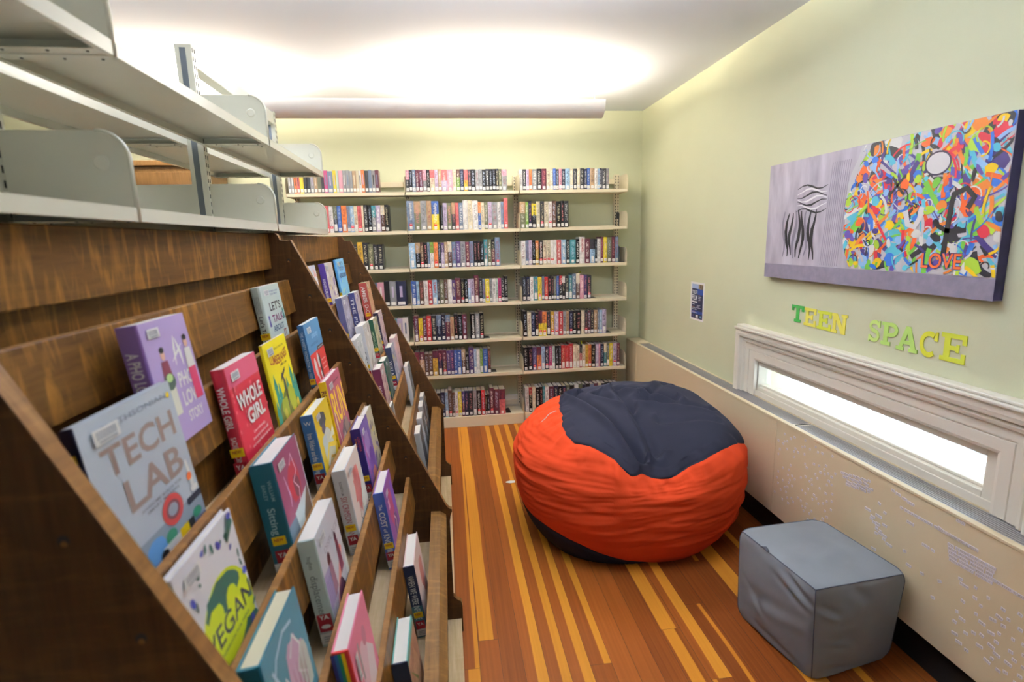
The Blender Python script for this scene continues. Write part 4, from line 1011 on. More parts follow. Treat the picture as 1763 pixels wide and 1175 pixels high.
def d_whole(F, S):
    S.st('WHOLE GIRL', .86, .55, LW, .36, bold=.02); S.st('SADIE RADINSKY', .44, .42, LW, .30, bold=.01)
    F.q(0, .82, 1, 1, col(214, 90, 120)); 
    for k in range(26): F.b(R.random(), .10+R.random()*.86, .02, .018, col(226, 110, 120), n=7, jit=.4)
    F.t('WHOLE', .5, .62, .13, LW, wd=.80, bold=.035); F.t('GIRL', .58, .46, .13, LW, wd=.58, bold=.035)
    for k, (s_, wd) in enumerate((('Live vibrantly,', .42), ('love your entire self,', .56), ('and make friends with food', .68))): F.t(s_, .55, .37-k*.05, .026, LW, wd=wd)
    F.t('SADIE', .55, .14, .075, LW, wd=.44, bold=.02); F.t('RADINSKY', .55, .05, .06, LW, wd=.6, bold=.02)
def d_lumber(F, S):
    gr, dk, ye = col(44, 140, 124), col(96, 104, 40), col(246, 226, 26)
    F.q(0, 0, 1, 1, ye); F.t('LUMBERJANES', .52, .76, .085, col(150, 48, 30), wd=.74, bold=.03, arch=2.0); F.t('SUMMER CAMP', .66, .72, .022, K_, wd=.30); F.t('GRACE WATERS LEYH', .62, .90, .02, col(110, 100, 20), wd=.42)
    for k in range(9):
        u = .02+k*.12; h = .46+.16*abs(math.sin(k*2.1)) + (.1 if k in (1, 7) else 0)
        F.p([(u-.09, .2), (u+.09, .2), (u+.05, h-.14), (u+.07, h-.14), (u, h), (u-.07, h-.14), (u-.05, h-.14)], gr)
    F.q(0, 0, 1, .34, gr); F.b(.5, .30, .42, .18, dk, jit=.35, n=20); F.b(.36, .32, .16, .12, col(150, 160, 40), jit=.3); F.b(.68, .36, .15, .14, col(170, 176, 50), jit=.3)
    F.s([(.46, .22), (.50, .40), (.52, .56), (.46, .66)], .09, col(70, 66, 50), True); F.p([(.38, .58), (.62, .66), (.56, .60), (.66, .70), (.44, .64)], col(60, 52, 60))
    for u, v, c_ in ((.20, .16, (214, 160, 40)), (.36, .12, (120, 50, 30)), (.50, .18, (150, 160, 40)), (.68, .20, (236, 200, 60)), (.80, .14, (140, 60, 40)), (.88, .26, (220, 190, 60)), (.60, .10, (110, 44, 40)), (.28, .26, (190, 180, 60))): F.b(u, v, .06, .07, col(*c_), jit=.4, n=9)
def d_blue(F, S):
    S.q(0, .24, 1, 1, col(52, 106, 156)); S.q(0, 0, 1, .24, col(28, 30, 44)); S.st('THE ANXIETY WORKBOOK for TEENS', .92, .5, col(190, 206, 226), .6)
    F.q(0, .62, 1, 1, col(86, 142, 186)); F.q(0, 0, 1, .62, col(206, 54, 48)); F.q(.52, .615, 1, .66, K_); F.t('SECOND EDITION', .76, .625, .02, LW, wd=.36)
    F.t('anxiety', .55, .79, .075, col(150, 196, 224), wd=.44); F.t('workbook', .42, .70, .05, col(60, 110, 150), wd=.5)
    F.b(.20, .44, .075, .12, LW, n=18, rot=.06); F.s([(.24, .36), (.34, .14), (.38, .04)], .06, LW); F.b(.42, .50, .06, .10, col(232, 232, 228), n=18); F.b(.52, .42, .05, .16, K_, n=16); F.s([(.43, .36), (.50, .16), (.52, .05)], .07, LW)
    F.s([(.53, .30), (.56, .16), (.56, .04)], .05, K_)
    for k, wd in enumerate((.30, .24, .26)): F.t(('deal with it', 'calm down', 'and thrive')[k], .76, .46-k*.06, .025, LW, wd=wd)
    for k in range(3): F.t(('activities to', 'help you with', 'every worry')[k], .72, .25-k*.05, .024, LW, wd=.28)
def d_vegan(F, S):
    F.q(0, 0, 1, 1, col(236, 234, 240)); gn, ye, bl = col(44, 96, 84), col(214, 226, 40), col(70, 80, 170)
    F.b(.56, .40, .44, .33, ye, n=30); F.b(.54, .60, .30, .11, gn, jit=.15, n=18); F.b(.62, .22, .34, .10, gn, jit=.3, n=16); F.b(.36, .53, .14, .08, ye, jit=.2); F.b(.66, .50, .12, .10, ye, jit=.2); F.b(.50, .36, .34, .14, ye, n=16)
    F.t('VEGAN', .55, .37, .13, col(50, 52, 62), wd=.86, bold=.01); F.t('COOKBOOK FOR TEENS', .55, .31, .02, gn, wd=.6)
    for k in range(34):
        a = k*2*PI/34; u = .52 + .46*math.cos(a)*(1+.12*math.sin(k*3)); v = .48 + .45*math.sin(a)*(1+.08*math.cos(k*5))
        F.b(min(max(u, .04), .96), min(max(v, .03), .97), .018+.014*(k % 3), .012+.02*(k % 2), (gn, bl, gn)[k % 3], jit=.5, n=8, rot=k)
    F.p([(.80, .84), (.96, .92), (.93, .98), (.88, .98), (.82, .90)], gn); F.b(.92, .975, .04, .022, bl)
def d_teal(F, S):
    te = col(34, 104, 124); S.q(0, 0, 1, 1, te); S.st('WILLIAM', .86, .17, col(140, 180, 190), .18, off=.72); S.st('EARLEY', .83, .17, col(140, 180, 190), .14, off=.42); S.st('Sitting', .62, .34, col(170, 204, 212), .24)
    F.q(0, 0, 1, 1, col(146, 70, 104)); F.q(0, 0, 1, .40, col(96, 120, 140)); F.b(.56, .66, .24, .20, col(176, 44, 62), jit=.25); F.b(.60, .60, .12, .12, col(110, 50, 70), jit=.3)
    F.s([(.22, .80), (.30, .60), (.26, .50)], .05, col(206, 170, 200), True); F.s([(.5, .82), (.62, .90), (.70, .72), (.52, .66), (.66, .56), (.60, .46)], .03, col(222, 190, 206)); F.p([(.30, .42), (.96, .50), (.70, .14), (.42, .05)], col(206, 222, 228)); F.p([(.62, .30), (1, .54), (1, .10), (.5, .02)], col(96, 78, 60)); F.q(.97, .2, 1, .98, col(206, 214, 220))
def d_conway(F, S):
    S.q(0, 0, 1, 1, col(70, 124, 190)); S.t('W', .5, .88, .05, LW, wd=.6); S.st('Iron Widow and the Conning', .78, .48, LW, .52)
    F.q(0, 0, 1, 1, col(224, 190, 40)); F.b(.45, .82, .20, .10, col(60, 62, 70), jit=.3); F.b(.42, .70, .12, .08, col(80, 76, 96), jit=.4); F.b(.5, .40, .34, .30, col(206, 206, 190), jit=.3, n=18); F.b(.34, .50, .16, .14, col(190, 200, 200), jit=.4)
    F.s([(.20, .30), (.5, .46), (.9, .36)], .08, col(240, 210, 70)); F.s([(.2, .14), (.5, .30), (.85, .20)], .05, col(196, 150, 40)); F.p([(.62, .50), (.95, .62), (.95, .48)], col(236, 232, 210)); F.b(.6, .18, .2, .08, col(224, 200, 110), jit=.4)
def d_run(F, S):
    S.q(0, 0, 1, 1, col(246, 200, 20)); S.st('RUN', .90, .72, col(130, 40, 50), .17, bold=.02); S.st('BOOK ONE', .6, .4, col(130, 40, 50), .2)
    F.q(0, 0, 1, 1, col(176, 84, 106)); F.t('RUN', .52, .44, .40, col(248, 214, 30), wd=.88, bold=.02); F.b(.6, .22, .36, .17, col(96, 86, 92), jit=.5, n=20); F.b(.45, .16, .16, .12, col(200, 186, 170), jit=.5); F.b(.72, .30, .14, .10, col(150, 130, 120), jit=.5); F.b(.80, .14, .16, .10, col(150, 50, 50), jit=.4)
    F.b(.35, .08, .2, .07, K_, jit=.4); F.q(.35, .90, .85, .915, col(120, 60, 80)); F.s([(.2, .1), (.12, .4), (.1, .6)], .03, col(230, 225, 220))
def d_cream(F, S):
    S.q(0, 0, 1, 1, col(40, 110, 130)); F.q(0, 0, 1, 1, col(84, 142, 160)); F.b(.62, .45, .26, .34, col(214, 176, 200), jit=.3, n=20); F.b(.5, .22, .3, .2, col(176, 60, 96), jit=.4); F.b(.80, .48, .14, .2, col(206, 210, 200), jit=.4)
    F.s([(.14, .84), (.22, .70), (.16, .60), (.10, .72), (.26, .86), (.5, .92), (.72, .88)], .035, col(190, 214, 226)); F.s([(.2, .5), (.34, .66), (.44, .50), (.34, .40), (.24, .48)], .035, LW); F.s([(.52, .7), (.66, .8), (.78, .66), (.62, .54), (.8, .42), (.6, .3)], .035, LW)
    for k in range(8): F.s([(.44+k*.04, .05), (.5+k*.035, .3), (.46+k*.05, .62)], .014, col(150, 50, 96) if k % 2 else LW, True)
def d_displ(F, S):
    S.q(0, 0, 1, 1, col(190, 208, 204)); S.st('hughes', .86, .28, col(110, 120, 124), .12); S.st('displacement', .68, .46, col(90, 104, 110), .42, bold=.0); S.q(.06, .14, .94, .31, col(176, 30, 50)); S.t('YA', .5, .26, .04, LW, wd=.6, bold=.03); S.b(.5, .19, .3, .02, LW)
    F.q(0, 0, 1, 1, col(206, 208, 218)); F.t('DISPLACE', .58, .74, .06, col(150, 144, 160), wd=.7, bold=-.01); F.q(0, .3, .35, .62, col(170, 160, 196)); 
    for k in range(6): F.q(.04+k*.055, .22, .055+k*.055, .56, col(100, 80, 150))
    F.s([(.10, .06), (.45, .28), (.85, .56)], .10, col(232, 150, 140)); F.b(.30, .66, .07, .07, col(80, 26, 40), jit=.2); F.p([(.24, .30), (.42, .34), (.38, .62), (.26, .62)], col(150, 110, 130)); F.b(.72, .70, .05, .05, col(70, 26, 44)); F.p([(.64, .34), (.82, .36), (.78, .66), (.68, .66)], col(110, 40, 70))
    F.b(.52, .14, .20, .20, col(80, 40, 66), jit=.15, n=18); F.b(.58, .12, .06, .09, col(196, 130, 110)); F.p([(.8, .1), (1, .1), (1, .5), (.9, .36)], LW)
def d_six(F, S):
    S.q(0, 0, 1, 1, col(214, 218, 224)); S.st('ELIZABETH LIM', .88, .18, col(110, 116, 124), .16, off=.5); S.st('SIX CRIMSON CRANES', .70, .48, col(176, 60, 90), .52, bold=.0)
    F.q(0, 0, 1, 1, col(226, 214, 208)); F.b(.5, .60, .22, .28, col(214, 120, 116), jit=.5, n=24)
    for k in range(12): F.s([(.3+.03*k, .92-.01*k), (.40+.02*k, .6), (.3+.04*k, .36)], .012, col(196, 80, 90) if k % 2 else col(236, 190, 180))
    F.p([(.55, .40), (.98, .72), (1, .30), (.62, .30)], col(230, 232, 226)); F.b(.3, .14, .22, .12, col(206, 222, 226), jit=.3); F.b(.66, .20, .2, .1, col(190, 200, 206), jit=.4); F.s([(.4, .40), (.30, .30), (.45, .20)], .03, col(60, 60, 70), True); F.p([(0, 0), (1, 0), (1, .10), (0, .06)], col(70, 110, 120))
def d_purple(F, S):
    S.q(0, 0, 1, 1, col(44, 30, 116)); S.st('LOBIZONA', .90, .26, col(220, 90, 90), .2, off=.72); S.st('ROMINA', .88, .2, col(220, 130, 60), .12, off=.4)
    F.q(0, 0, 1, 1, col(128, 100, 178)); F.b(.45, .66, .3, .2, col(176, 150, 206), jit=.4); F.b(.60, .40, .3, .2, col(110, 70, 170), jit=.4); F.b(.6, .18, .28, .14, col(206, 130, 120), jit=.5); F.b(.5, .1, .2, .08, col(120, 60, 110), jit=.4); F.s([(.08, .9), (.14, .5), (.2, .08)], .05, col(190, 60, 140))
    for k in range(6): F.s([(.25+k*.1, .9), (.35+k*.1, .6), (.22+k*.12, .3)], .015, col(60, 40, 130))
def d_pink(F, S):
    for k, c_ in enumerate(((60, 60, 130), (60, 110, 180), (40, 150, 110), (246, 210, 30), (214, 60, 60))): S.q(k*.2, 0, (k+1)*.2, 1, col(*c_))
    F.q(0, 0, 1, 1, col(224, 126, 152)); F.b(.5, .45, .24, .34, col(234, 196, 206), jit=.3, n=18); F.p([(.45, .34), (.8, .20), (.9, .5), (.66, .66)], col(240, 222, 226)); F.b(.60, .14, .2, .08, col(150, 120, 130), jit=.4); F.q(.28, .52, .33, .86, col(160, 150, 150)); F.b(.62, .76, .1, .09, col(196, 120, 140), jit=.2)
def d_cost(F, S):
    S.q(0, 0, 1, 1, col(76, 104, 190)); S.st('The', .86, .36, LW, .07); S.st('COST', .76, .56, LW, .20, bold=.02); S.st('of', .54, .34, LW, .05); S.st('KNOWING', .47, .56, LW, .32, bold=.02)
    F.q(0, 0, 1, 1, col(134, 80, 158)); F.b(.45, .62, .24, .24, col(176, 70, 110), jit=.3); F.b(.6, .3, .22, .2, col(90, 66, 120), jit=.4); F.s([(.5, .5), (.66, .4), (.56, .26), (.7, .2)], .05, col(210, 190, 190)); F.q(.2, .68, .34, .80, col(214, 180, 200)); F.b(.8, .7, .14, .2, col(120, 90, 190), jit=.3)
def d_tealor(F, S):
    S.q(0, 0, 1, 1, col(36, 46, 70)); F.q(0, 0, 1, 1, col(180, 132, 106)); F.b(.5, .5, .3, .3, col(206, 160, 126), jit=.4); F.s([(.1, .8), (.5, .5), (.2, .2)], .06, col(120, 130, 60), True); F.b(.4, .12, .3, .1, col(60, 60, 80), jit=.3); F.q(0, .93, 1, 1, col(110, 176, 166))
    for k in range(8): F.s([(.1+k*.1, .2), (.2+k*.09, .5), (.1+k*.1, .85)], .012, col(120, 80, 60))
def d_when(F, S):
    S.q(0, 0, 1, 1, col(38, 48, 80)); S.q(0, 0, 1, .45, col(70, 116, 128)); S.st('WHEN WE WERE INFINITE', .88, .58, LW, .62, bold=.0)
    F.q(0, 0, 1, 1, col(226, 200, 194)); F.b(.6, .55, .22, .25, col(206, 130, 120), jit=.3); F.b(.35, .3, .2, .2, col(236, 222, 216), jit=.3); F.b(.7, .2, .2, .15, col(186, 150, 150), jit=.4)
def generic(cov, pal, spine=None, stitle=None, tcol=(235, 235, 230), title=None, seed=1, tz=.8, ln=.5, tt=None):
    def d(F, S):
        rr = random.Random(seed); 
        if spine: S.q(0, 0, 1, 1, col(*spine))
        if stitle: S.st(stitle, tz, .5, col(*tcol), ln, bold=.015)
        F.q(0, 0, 1, 1, col(*cov))
        for k in range(16): F.b(rr.uniform(.12, .88), rr.uniform(.08, .9), rr.uniform(.04, .12), rr.uniform(.03, .10), col(*rr.choice(pal)), jit=.5, n=11, rot=rr.random()*3)
        for k in range(4): a = rr.uniform(.1, .6); F.s([(a, .1+.2*k), (a+.2, .2+.18*k), (a+.3, .12+.2*k)], .02, col(*rr.choice(pal)), True)
        if title:
            for k, (s_, v, h, wd) in enumerate(title): F.t(s_, .52, v, h, col(*(tt or tcol)), wd=wd, bold=.02)
    return d
B_ = show_book
B_('lilac paperback with two small figures and white A PHO LOVE title, topmost tray', 1, 0, .900, .155, .030, .213, .030, (186, 164, 214), (150, 118, 184), d_pho, hard=False)
B_("mint green paperback with LET'S TALK title standing against the top tray board", 1, 0, 1.579, .172, .026, .218, .004, (206, 222, 216), None, d_talk, hard=False)
B_('large pale grey-blue hardback with TECH LAB title, leaning in the second tray', 2, 0, .680, .235, .013, .276, .004, (190, 200, 212), (36, 36, 66), d_tech)
B_('red and pink WHOLE GIRL paperback between the tech book and the yellow comic', 2, 0, 1.090, .178, .026, .250, .004, (206, 44, 66), None, d_whole, hard=False)
B_('bright yellow and green comic with forest scene beside the red WHOLE GIRL book', 2, 0, 1.300, .185, .007, .258, .030, (246, 226, 26), None, d_lumber, hard=False, stk=())
B_('blue and red workbook with two white shapes on its cover, at end of tray', 2, 0, 1.650, .19, .016, .252, .028, (86, 142, 186), (52, 106, 156), d_blue, hard=False)
B_('white hardback with round yellow green VEGAN emblem in the near tray', 3, 0, .649, .19, .013, .241, .022, (236, 234, 240), None, d_vegan, stk=())
B_('thick teal-spined hardback with maroon cover and white page top', 3, 0, 1.018, .163, .042, .236, .004, (34, 104, 124), None, d_teal)
B_('blue-spined hardback with yellow cartoon cover standing left of the RUN book', 3, 0, 1.376, .172, .030, .216, .004, (224, 190, 40), (70, 124, 190), d_conway)
B_('hardback with big yellow RUN lettering on a pink cover', 3, 0, 1.560, .19, .020, .256, .018, (176, 84, 106), (246, 200, 20), d_run)
B_('teal hardback with cream page top and pink brush lettering, bottom foreground', 4, 0, .682, .178, .032, .235, .003, (40, 110, 130), None, d_cream, pages='page_c', bar=None)
B_('pale displacement graphic novel with two figures by a pink path', 4, 0, 1.007, .176, .032, .235, .002, (190, 208, 204), None, d_displ, hard=False, stk=('call',))
B_('grey-spined hardback with red feather cover and SIX CRIMSON spine title', 4, 0, 1.333, .18, .034, .236, .003, (214, 218, 224), None, d_six)
B_('purple hardback with orange page edges standing behind the SIX CRIMSON book', 4, 0, 1.633, .148, .029, .240, .001, (44, 30, 116), None, d_purple)
B_('thin grey-topped book wedged against the display side, right of the purple hardback', 4, 0, 1.795, .125, .020, .232, .004, (206, 196, 170), (120, 116, 120), generic((200, 190, 160), ((150, 140, 120), (96, 80, 130), (206, 190, 120)), seed=5), bar=None, stk=('ya', 'call'))
B_('pink hardback with rainbow striped spine at the bottom foreground', 5, 0, .880, .172, .031, .236, .002, (224, 126, 152), (214, 60, 60), d_pink, bar=(.10, .62, .2, .86), stk=())
B_('blue-spined hardback titled COST of KNOWING with purple cover', 5, 0, 1.490, .17, .030, .243, .001, (134, 80, 158), (76, 104, 190), d_cost)
B_('teal and tan hardback lying lowest in the front tray', 6, 0, 1.088, .160, .036, .234, .002, (110, 176, 166), (36, 46, 70), d_tealor, bar=None, stk=())
B_('dark blue spined hardback titled WHEN WE WERE in the lowest tray', 6, 0, 1.458, .19, .032, .236, .002, (226, 200, 194), (38, 48, 80), d_when, bar=None)
# farther unit
B_('pale blue and white thin book at near end of the far unit, top tray', 1, 1, 2.245, .15, .012, .248, .020, (206, 210, 226), None, generic((206, 210, 226), ((226, 180, 180), (150, 160, 206), (236, 236, 236)), seed=2), hard=False, stk=())
B_('manga with purple spine and pale drawn cover, top tray of the far unit', 1, 1, 2.560, .17, .026, .246, .010, (206, 196, 190), (84, 60, 140), generic((206, 196, 190), ((226, 210, 150), (150, 130, 170), (170, 160, 150), (236, 230, 220)), (84, 60, 140), 'ANNARASUMANARA', seed=3, tz=.72, ln=.42), hard=False)
B_('light blue paperback titled ADDICTIONS with round orange spot', 1, 1, 2.850, .22, .012, .256, .020, (120, 190, 236), (90, 160, 216), generic((130, 196, 236), ((190, 220, 190), (110, 170, 236), (160, 210, 220)), seed=4, title=(('LET\'S', .88, .06, .5), ('STUDY', .76, .08, .5), ('ADDICTIONS?', .62, .09, .8)), tt=(40, 60, 150)), hard=False, stk=('new', 'call'))
B_('grey and slate paperback with white star-lit cover under the purple manga', 2, 1, 2.465, .155, .027, .249, .012, (140, 138, 160), (96, 100, 140), generic((146, 142, 160), ((170, 168, 184), (110, 104, 130), (190, 186, 196)), (96, 100, 140), 'SWEET', (90, 70, 150), seed=6, tz=.55, ln=.3), hard=False, stk=('new',))
B_('paperback with purple and white PIXY spine beside the grey one', 2, 1, 2.822, .145, .030, .239, .006, (176, 168, 178), (60, 66, 100), generic((184, 174, 182), ((206, 200, 206), (130, 110, 150), (150, 140, 150)), (60, 62, 110), 'THE PIXY', seed=7, tz=.9, ln=.8), hard=False, stk=())
B_('red and brown hardback with AMBER spine lettering near the far divider', 2, 1, 3.190, .150, .042, .262, .008, (190, 150, 110), (166, 70, 62), generic((190, 150, 116), ((210, 180, 140), (160, 110, 80), (206, 160, 130)), (166, 70, 62), 'AMBER D-C', seed=8, tz=.92, ln=.6), pages='page_c')
B_('white and grey book with page top showing, at the near divider of the far unit', 3, 1, 2.323, .175, .026, .240, .003, (206, 208, 208), (226, 226, 226), generic((200, 204, 204), ((170, 180, 180), (226, 230, 230)), seed=9), hard=False, stk=())
B_('white hardback with grey curly lettering on its wide spine', 3, 1, 2.525, .185, .036, .270, .003, (206, 204, 202), (230, 232, 236), generic((206, 204, 200), ((170, 160, 156), (226, 224, 222)), (230, 232, 236), 'FOR ?', (120, 124, 132), seed=10, tz=.55, ln=.34))
B_('hardback with dark green spine and drawn garden cover', 3, 1, 2.940, .165, .023, .241, .003, (190, 186, 150), (36, 84, 62), generic((196, 190, 160), ((120, 140, 90), (214, 206, 180), (160, 130, 110)), (36, 84, 62), 'AMONG THE TREES', (190, 206, 170), seed=11, tz=.75, ln=.6))
B_('dark-spined book with lilac and pink cover next to the far divider', 3, 1, 3.150, .17, .028, .250, .003, (206, 184, 190), (44, 36, 60), generic((206, 184, 190), ((226, 206, 206), (120, 90, 160), (186, 150, 160)), (44, 36, 60), 'NIGHT', seed=12, tz=.6, ln=.3))
B_('maroon spined hardback with white boxed lettering and white page top', 4, 1, 2.390, .14, .036, .250, .004, (170, 130, 140), (110, 44, 74), generic((180, 150, 150), ((206, 190, 180), (120, 70, 90), (150, 140, 120)), (110, 44, 74), 'SKY HIGH', (226, 226, 226), seed=13, tz=.7, ln=.4))
B_('dark green book with short page top between the maroon and YOU books', 4, 1, 2.610, .14, .033, .238, .002, (50, 84, 76), (30, 80, 66), generic((60, 84, 78), ((90, 110, 100), (40, 56, 56), (190, 190, 170)), (30, 80, 66), 'GREEN', seed=14))
B_('navy-spined hardback with white YOU lettering in the far unit', 4, 1, 2.926, .17, .033, .244, .002, (170, 172, 190), (44, 58, 88), generic((170, 172, 190), ((140, 140, 170), (206, 206, 216), (214, 206, 120)), (44, 58, 88), 'YOU AT', seed=15, tz=.7, ln=.4))
B_('pink and white thick book at far end of the fourth tray', 4, 1, 3.175, .165, .034, .252, .002, (226, 196, 200), (222, 198, 206), generic((222, 190, 196), ((236, 214, 214), (196, 160, 176), (226, 206, 206)), seed=16), stk=())
B_('thin book with black and grey mosaic cover in the fifth tray', 5, 1, 2.168, .20, .011, .262, .003, (110, 112, 112), None, generic((96, 98, 100), ((170, 174, 174), (40, 40, 44), (136, 140, 130), (206, 206, 200)), seed=17), hard=False, stk=())
B_('white slab-like book standing alone in the fifth tray near the far divider', 5, 1, 3.120, .15, .026, .243, .002, (110, 116, 122), (226, 228, 230), generic((104, 110, 116), ((70, 74, 80), (150, 156, 160)), seed=18), stk=())
for i, (y, w_, t, H) in enumerate(((2.587, .143, .032, .234), (2.812, .135, .034, .236), (3.030, .142, .030, .235), (3.222, .115, .029, .240))):
    B_(('nearest of the four grey books with white page tops in the lowest far tray', 'second nearest of the four grey books in the lowest far tray', 'third of the four grey books in the lowest far tray', 'farthest of the four grey books in the lowest far tray')[i],
       6, 1, y, w_, t, H, .003, (90, 92, 98), (176, 180, 182), generic((84, 86, 92), ((40, 40, 46), (170, 172, 176), (60, 62, 70)) if i < 2 else ((176, 130, 90), (60, 62, 70), (206, 200, 190)), seed=20+i), stk=(), bar=None)
# ---------------------------------------------------------------- bean bag
from mathutils import noise
def cloth(name, c_, rough=.85, bscale=900, vary=.06):
    m, nt, p = new_mat(name)
    tc = node(nt, 'ShaderNodeTexCoord'); n = node(nt, 'ShaderNodeTexNoise'); n.inputs['Scale'].default_value = 6; n.inputs['Detail'].default_value = 5
    nt.links.new(tc.outputs['Object'], n.inputs['Vector'])
    r = node(nt, 'ShaderNodeMapRange'); r.inputs['From Min'].default_value = .3; r.inputs['From Max'].default_value = .7; r.inputs['To Min'].default_value = 1-vary; r.inputs['To Max'].default_value = 1+vary; nt.links.new(n.outputs['Fac'], r.inputs['Value'])
    s = node(nt, 'ShaderNodeVectorMath', operation='SCALE'); s.inputs[0].default_value = c_[:3]; nt.links.new(r.outputs['Result'], s.inputs['Scale']); nt.links.new(s.outputs[0], p.inputs['Base Color'])
    p.inputs['Roughness'].default_value = rough; p.inputs['Sheen Weight'].default_value = .0; p.inputs['Specular IOR Level'].default_value = .08
    mp = node(nt, 'ShaderNodeMapping'); mp.inputs['Scale'].default_value = (1, 1, 1.0); nt.links.new(tc.outputs['Object'], mp.inputs['Vector'])
    n2 = node(nt, 'ShaderNodeTexNoise'); n2.inputs['Scale'].default_value = bscale; nt.links.new(mp.outputs[0], n2.inputs['Vector'])
    b = node(nt, 'ShaderNodeBump'); b.inputs['Strength'].default_value = .15; b.inputs['Distance'].default_value = .0006; nt.links.new(n2.outputs['Fac'], b.inputs['Height']); nt.links.new(b.outputs['Normal'], p.inputs['Normal'])
    return m
M['orange'] = cloth('orange_cotton', srgb(208, 70, 36)); M['navy'] = cloth('dark_blue_cotton', srgb(44, 45, 57))
BC = (0.945, 2.754, 0.371); BA, BB, BU, BD, BE, BT, BX_ = 0.62, 0.555, 0.368, 0.527, 2.37, 0.15, 0.136
capT = {-24: 78, -37: 73, -48: 71, -58: 69, -68: 68.5, -76: 70, -84: 72, -93: 71, -99: 69.5, -105: 71, -109: 68, -114: 64, -120: 62.5, -130: 60.5, -140: 60.5, -152: 56, -168: 51, -177: 49, 166: 49, 154: 50, 131: 56, 100: 62, 60: 70, 20: 78}
botT = {-178: 106, -167: 107, -152: 107.5, -141: 109.5, -130: 113, -119: 119, -107: 126, -88: 132, -60: 138, -20: 142, 30: 135, 90: 118, 140: 108}
def interp(tab, ph):
    ks = sorted((k % 360, v) for k, v in tab.items()); ph %= 360
    ks = [(ks[-1][0]-360, ks[-1][1])] + ks + [(ks[0][0]+360, ks[0][1])]
    for (a, va), (b, vb) in zip(ks, ks[1:]):
        if a <= ph <= b:
            t = (ph-a)/(b-a) if b > a else 0; return va + (vb-va)*t
def bag_point(th, ph):
    d = (math.sin(th)*math.cos(ph), math.sin(th)*math.sin(ph), math.cos(th))
    c = BD + (BU-BD)*(.5+.5*math.tanh(d[2]*5))
    k = (abs(d[0]/BA)**BE + abs(d[1]/BB)**BE + abs(d[2]/c)**BE)**(-1/BE)
    X, Y, Z = d[0]*k, d[1]*k, d[2]*k
    q_ = .5+.5*math.tanh(Z*14); Z *= 1 + (BT*Y/BB + BX_*X/BA)*q_
    return Vector((X, Y, Z)), Vector(d)
def bag_displace(P, d, th, ph, tc, tb):
    """folds and dents"""
    thd, phd = math.degrees(th), math.degrees(ph)
    w = P.copy(); dz = 0
    # seat hollow towards the front of the top
    g = lambda cx_, cy_, s: math.exp(-(((P.x-cx_)/s)**2 + ((P.y-cy_)/s)**2))
    if P.z > 0:
        up = min(1, P.z/.16); up = up*up*(3-2*up)
        w.z -= up*(.066*g(.02, -.42, .20) + .034*g(.12, -.20, .22)); w.y += up*.035*g(.0, -.50, .16)
        w.z += up*(.018*g(-.26, -.36, .12) + .020*g(.38, -.34, .14))
        # long fold down from the upper left of the cap, and branching ones on the right
        def crease(x0, y0, x1, y1, dep, wd):
            ax, ay = x1-x0, y1-y0; l2 = ax*ax+ay*ay; t = max(0, min(1, ((P.x-x0)*ax+(P.y-y0)*ay)/l2))
            q = ((P.x-x0-t*ax)*ay-(P.y-y0-t*ay)*ax)/math.sqrt(l2) if 0 < t < 1 else math.hypot(P.x-x0-t*ax, P.y-y0-t*ay)
            return dep*math.exp(-(q/wd)**2) - dep*.6*math.exp(-((q-wd*1.9)/wd)**2)
        w.z -= up*(crease(-.26, .16, -.06, -.44, .050, .022) + crease(-.02, .10, .02, -.40, .026, .026) + crease(-.05, .16, .26, -.05, .038, .022) + crease(.06, -.04, .42, -.14, .018, .022) + crease(-.14, .10, .0, -.10, .022, .02) + crease(.10, -.22, .40, -.26, .014, .02) + crease(.30, .20, .10, -.05, .016, .022))
        if thd < tc: w += d * .014*noise.noise(Vector((P.x*5, P.y*5, 3))) + d * .006*noise.noise(Vector((P.x*11, P.y*11, 8)))
    # gathers falling from the top seam, pulled horizontally lower down
    s = max(0, min(1, (thd-tc)/max(1, tb-tc)))
    if thd >= tc-6:
        front = math.exp(-((abs(phd+98) if abs(phd+98) < 180 else 360-abs(phd+98))/62)**2)
        ge = math.exp(-((thd-tc-3)/9.0)**2)
        w += d * (.034*ge*front*noise.noise(Vector((ph*9, thd*.05, 1.3))) + .012*ge*noise.noise(Vector((ph*17, thd*.1, 7.3))))
        hz = math.sin(PI*s)**.8 if 0 < s < 1 else 0
        w += d * .013*hz*noise.noise(Vector((ph*2.0, thd*.20, 5.1))) + d * .0075*hz*noise.noise(Vector((ph*5, thd*.5 + ph*2, 9.1)))
    # seam line pulled in a little
    for q in (tc, tb): w -= d * .006*math.exp(-((thd-q)/1.1)**2)
    w += d * .012*noise.noise(P*2.5 + Vector((4, 1, 2)))
    return w
bag = empty('bean_bag', 'huge round orange bean bag with dark blue top panel, beside the heater', 'bean bag', loc=(BC[0], BC[1], 0))
NP = 300
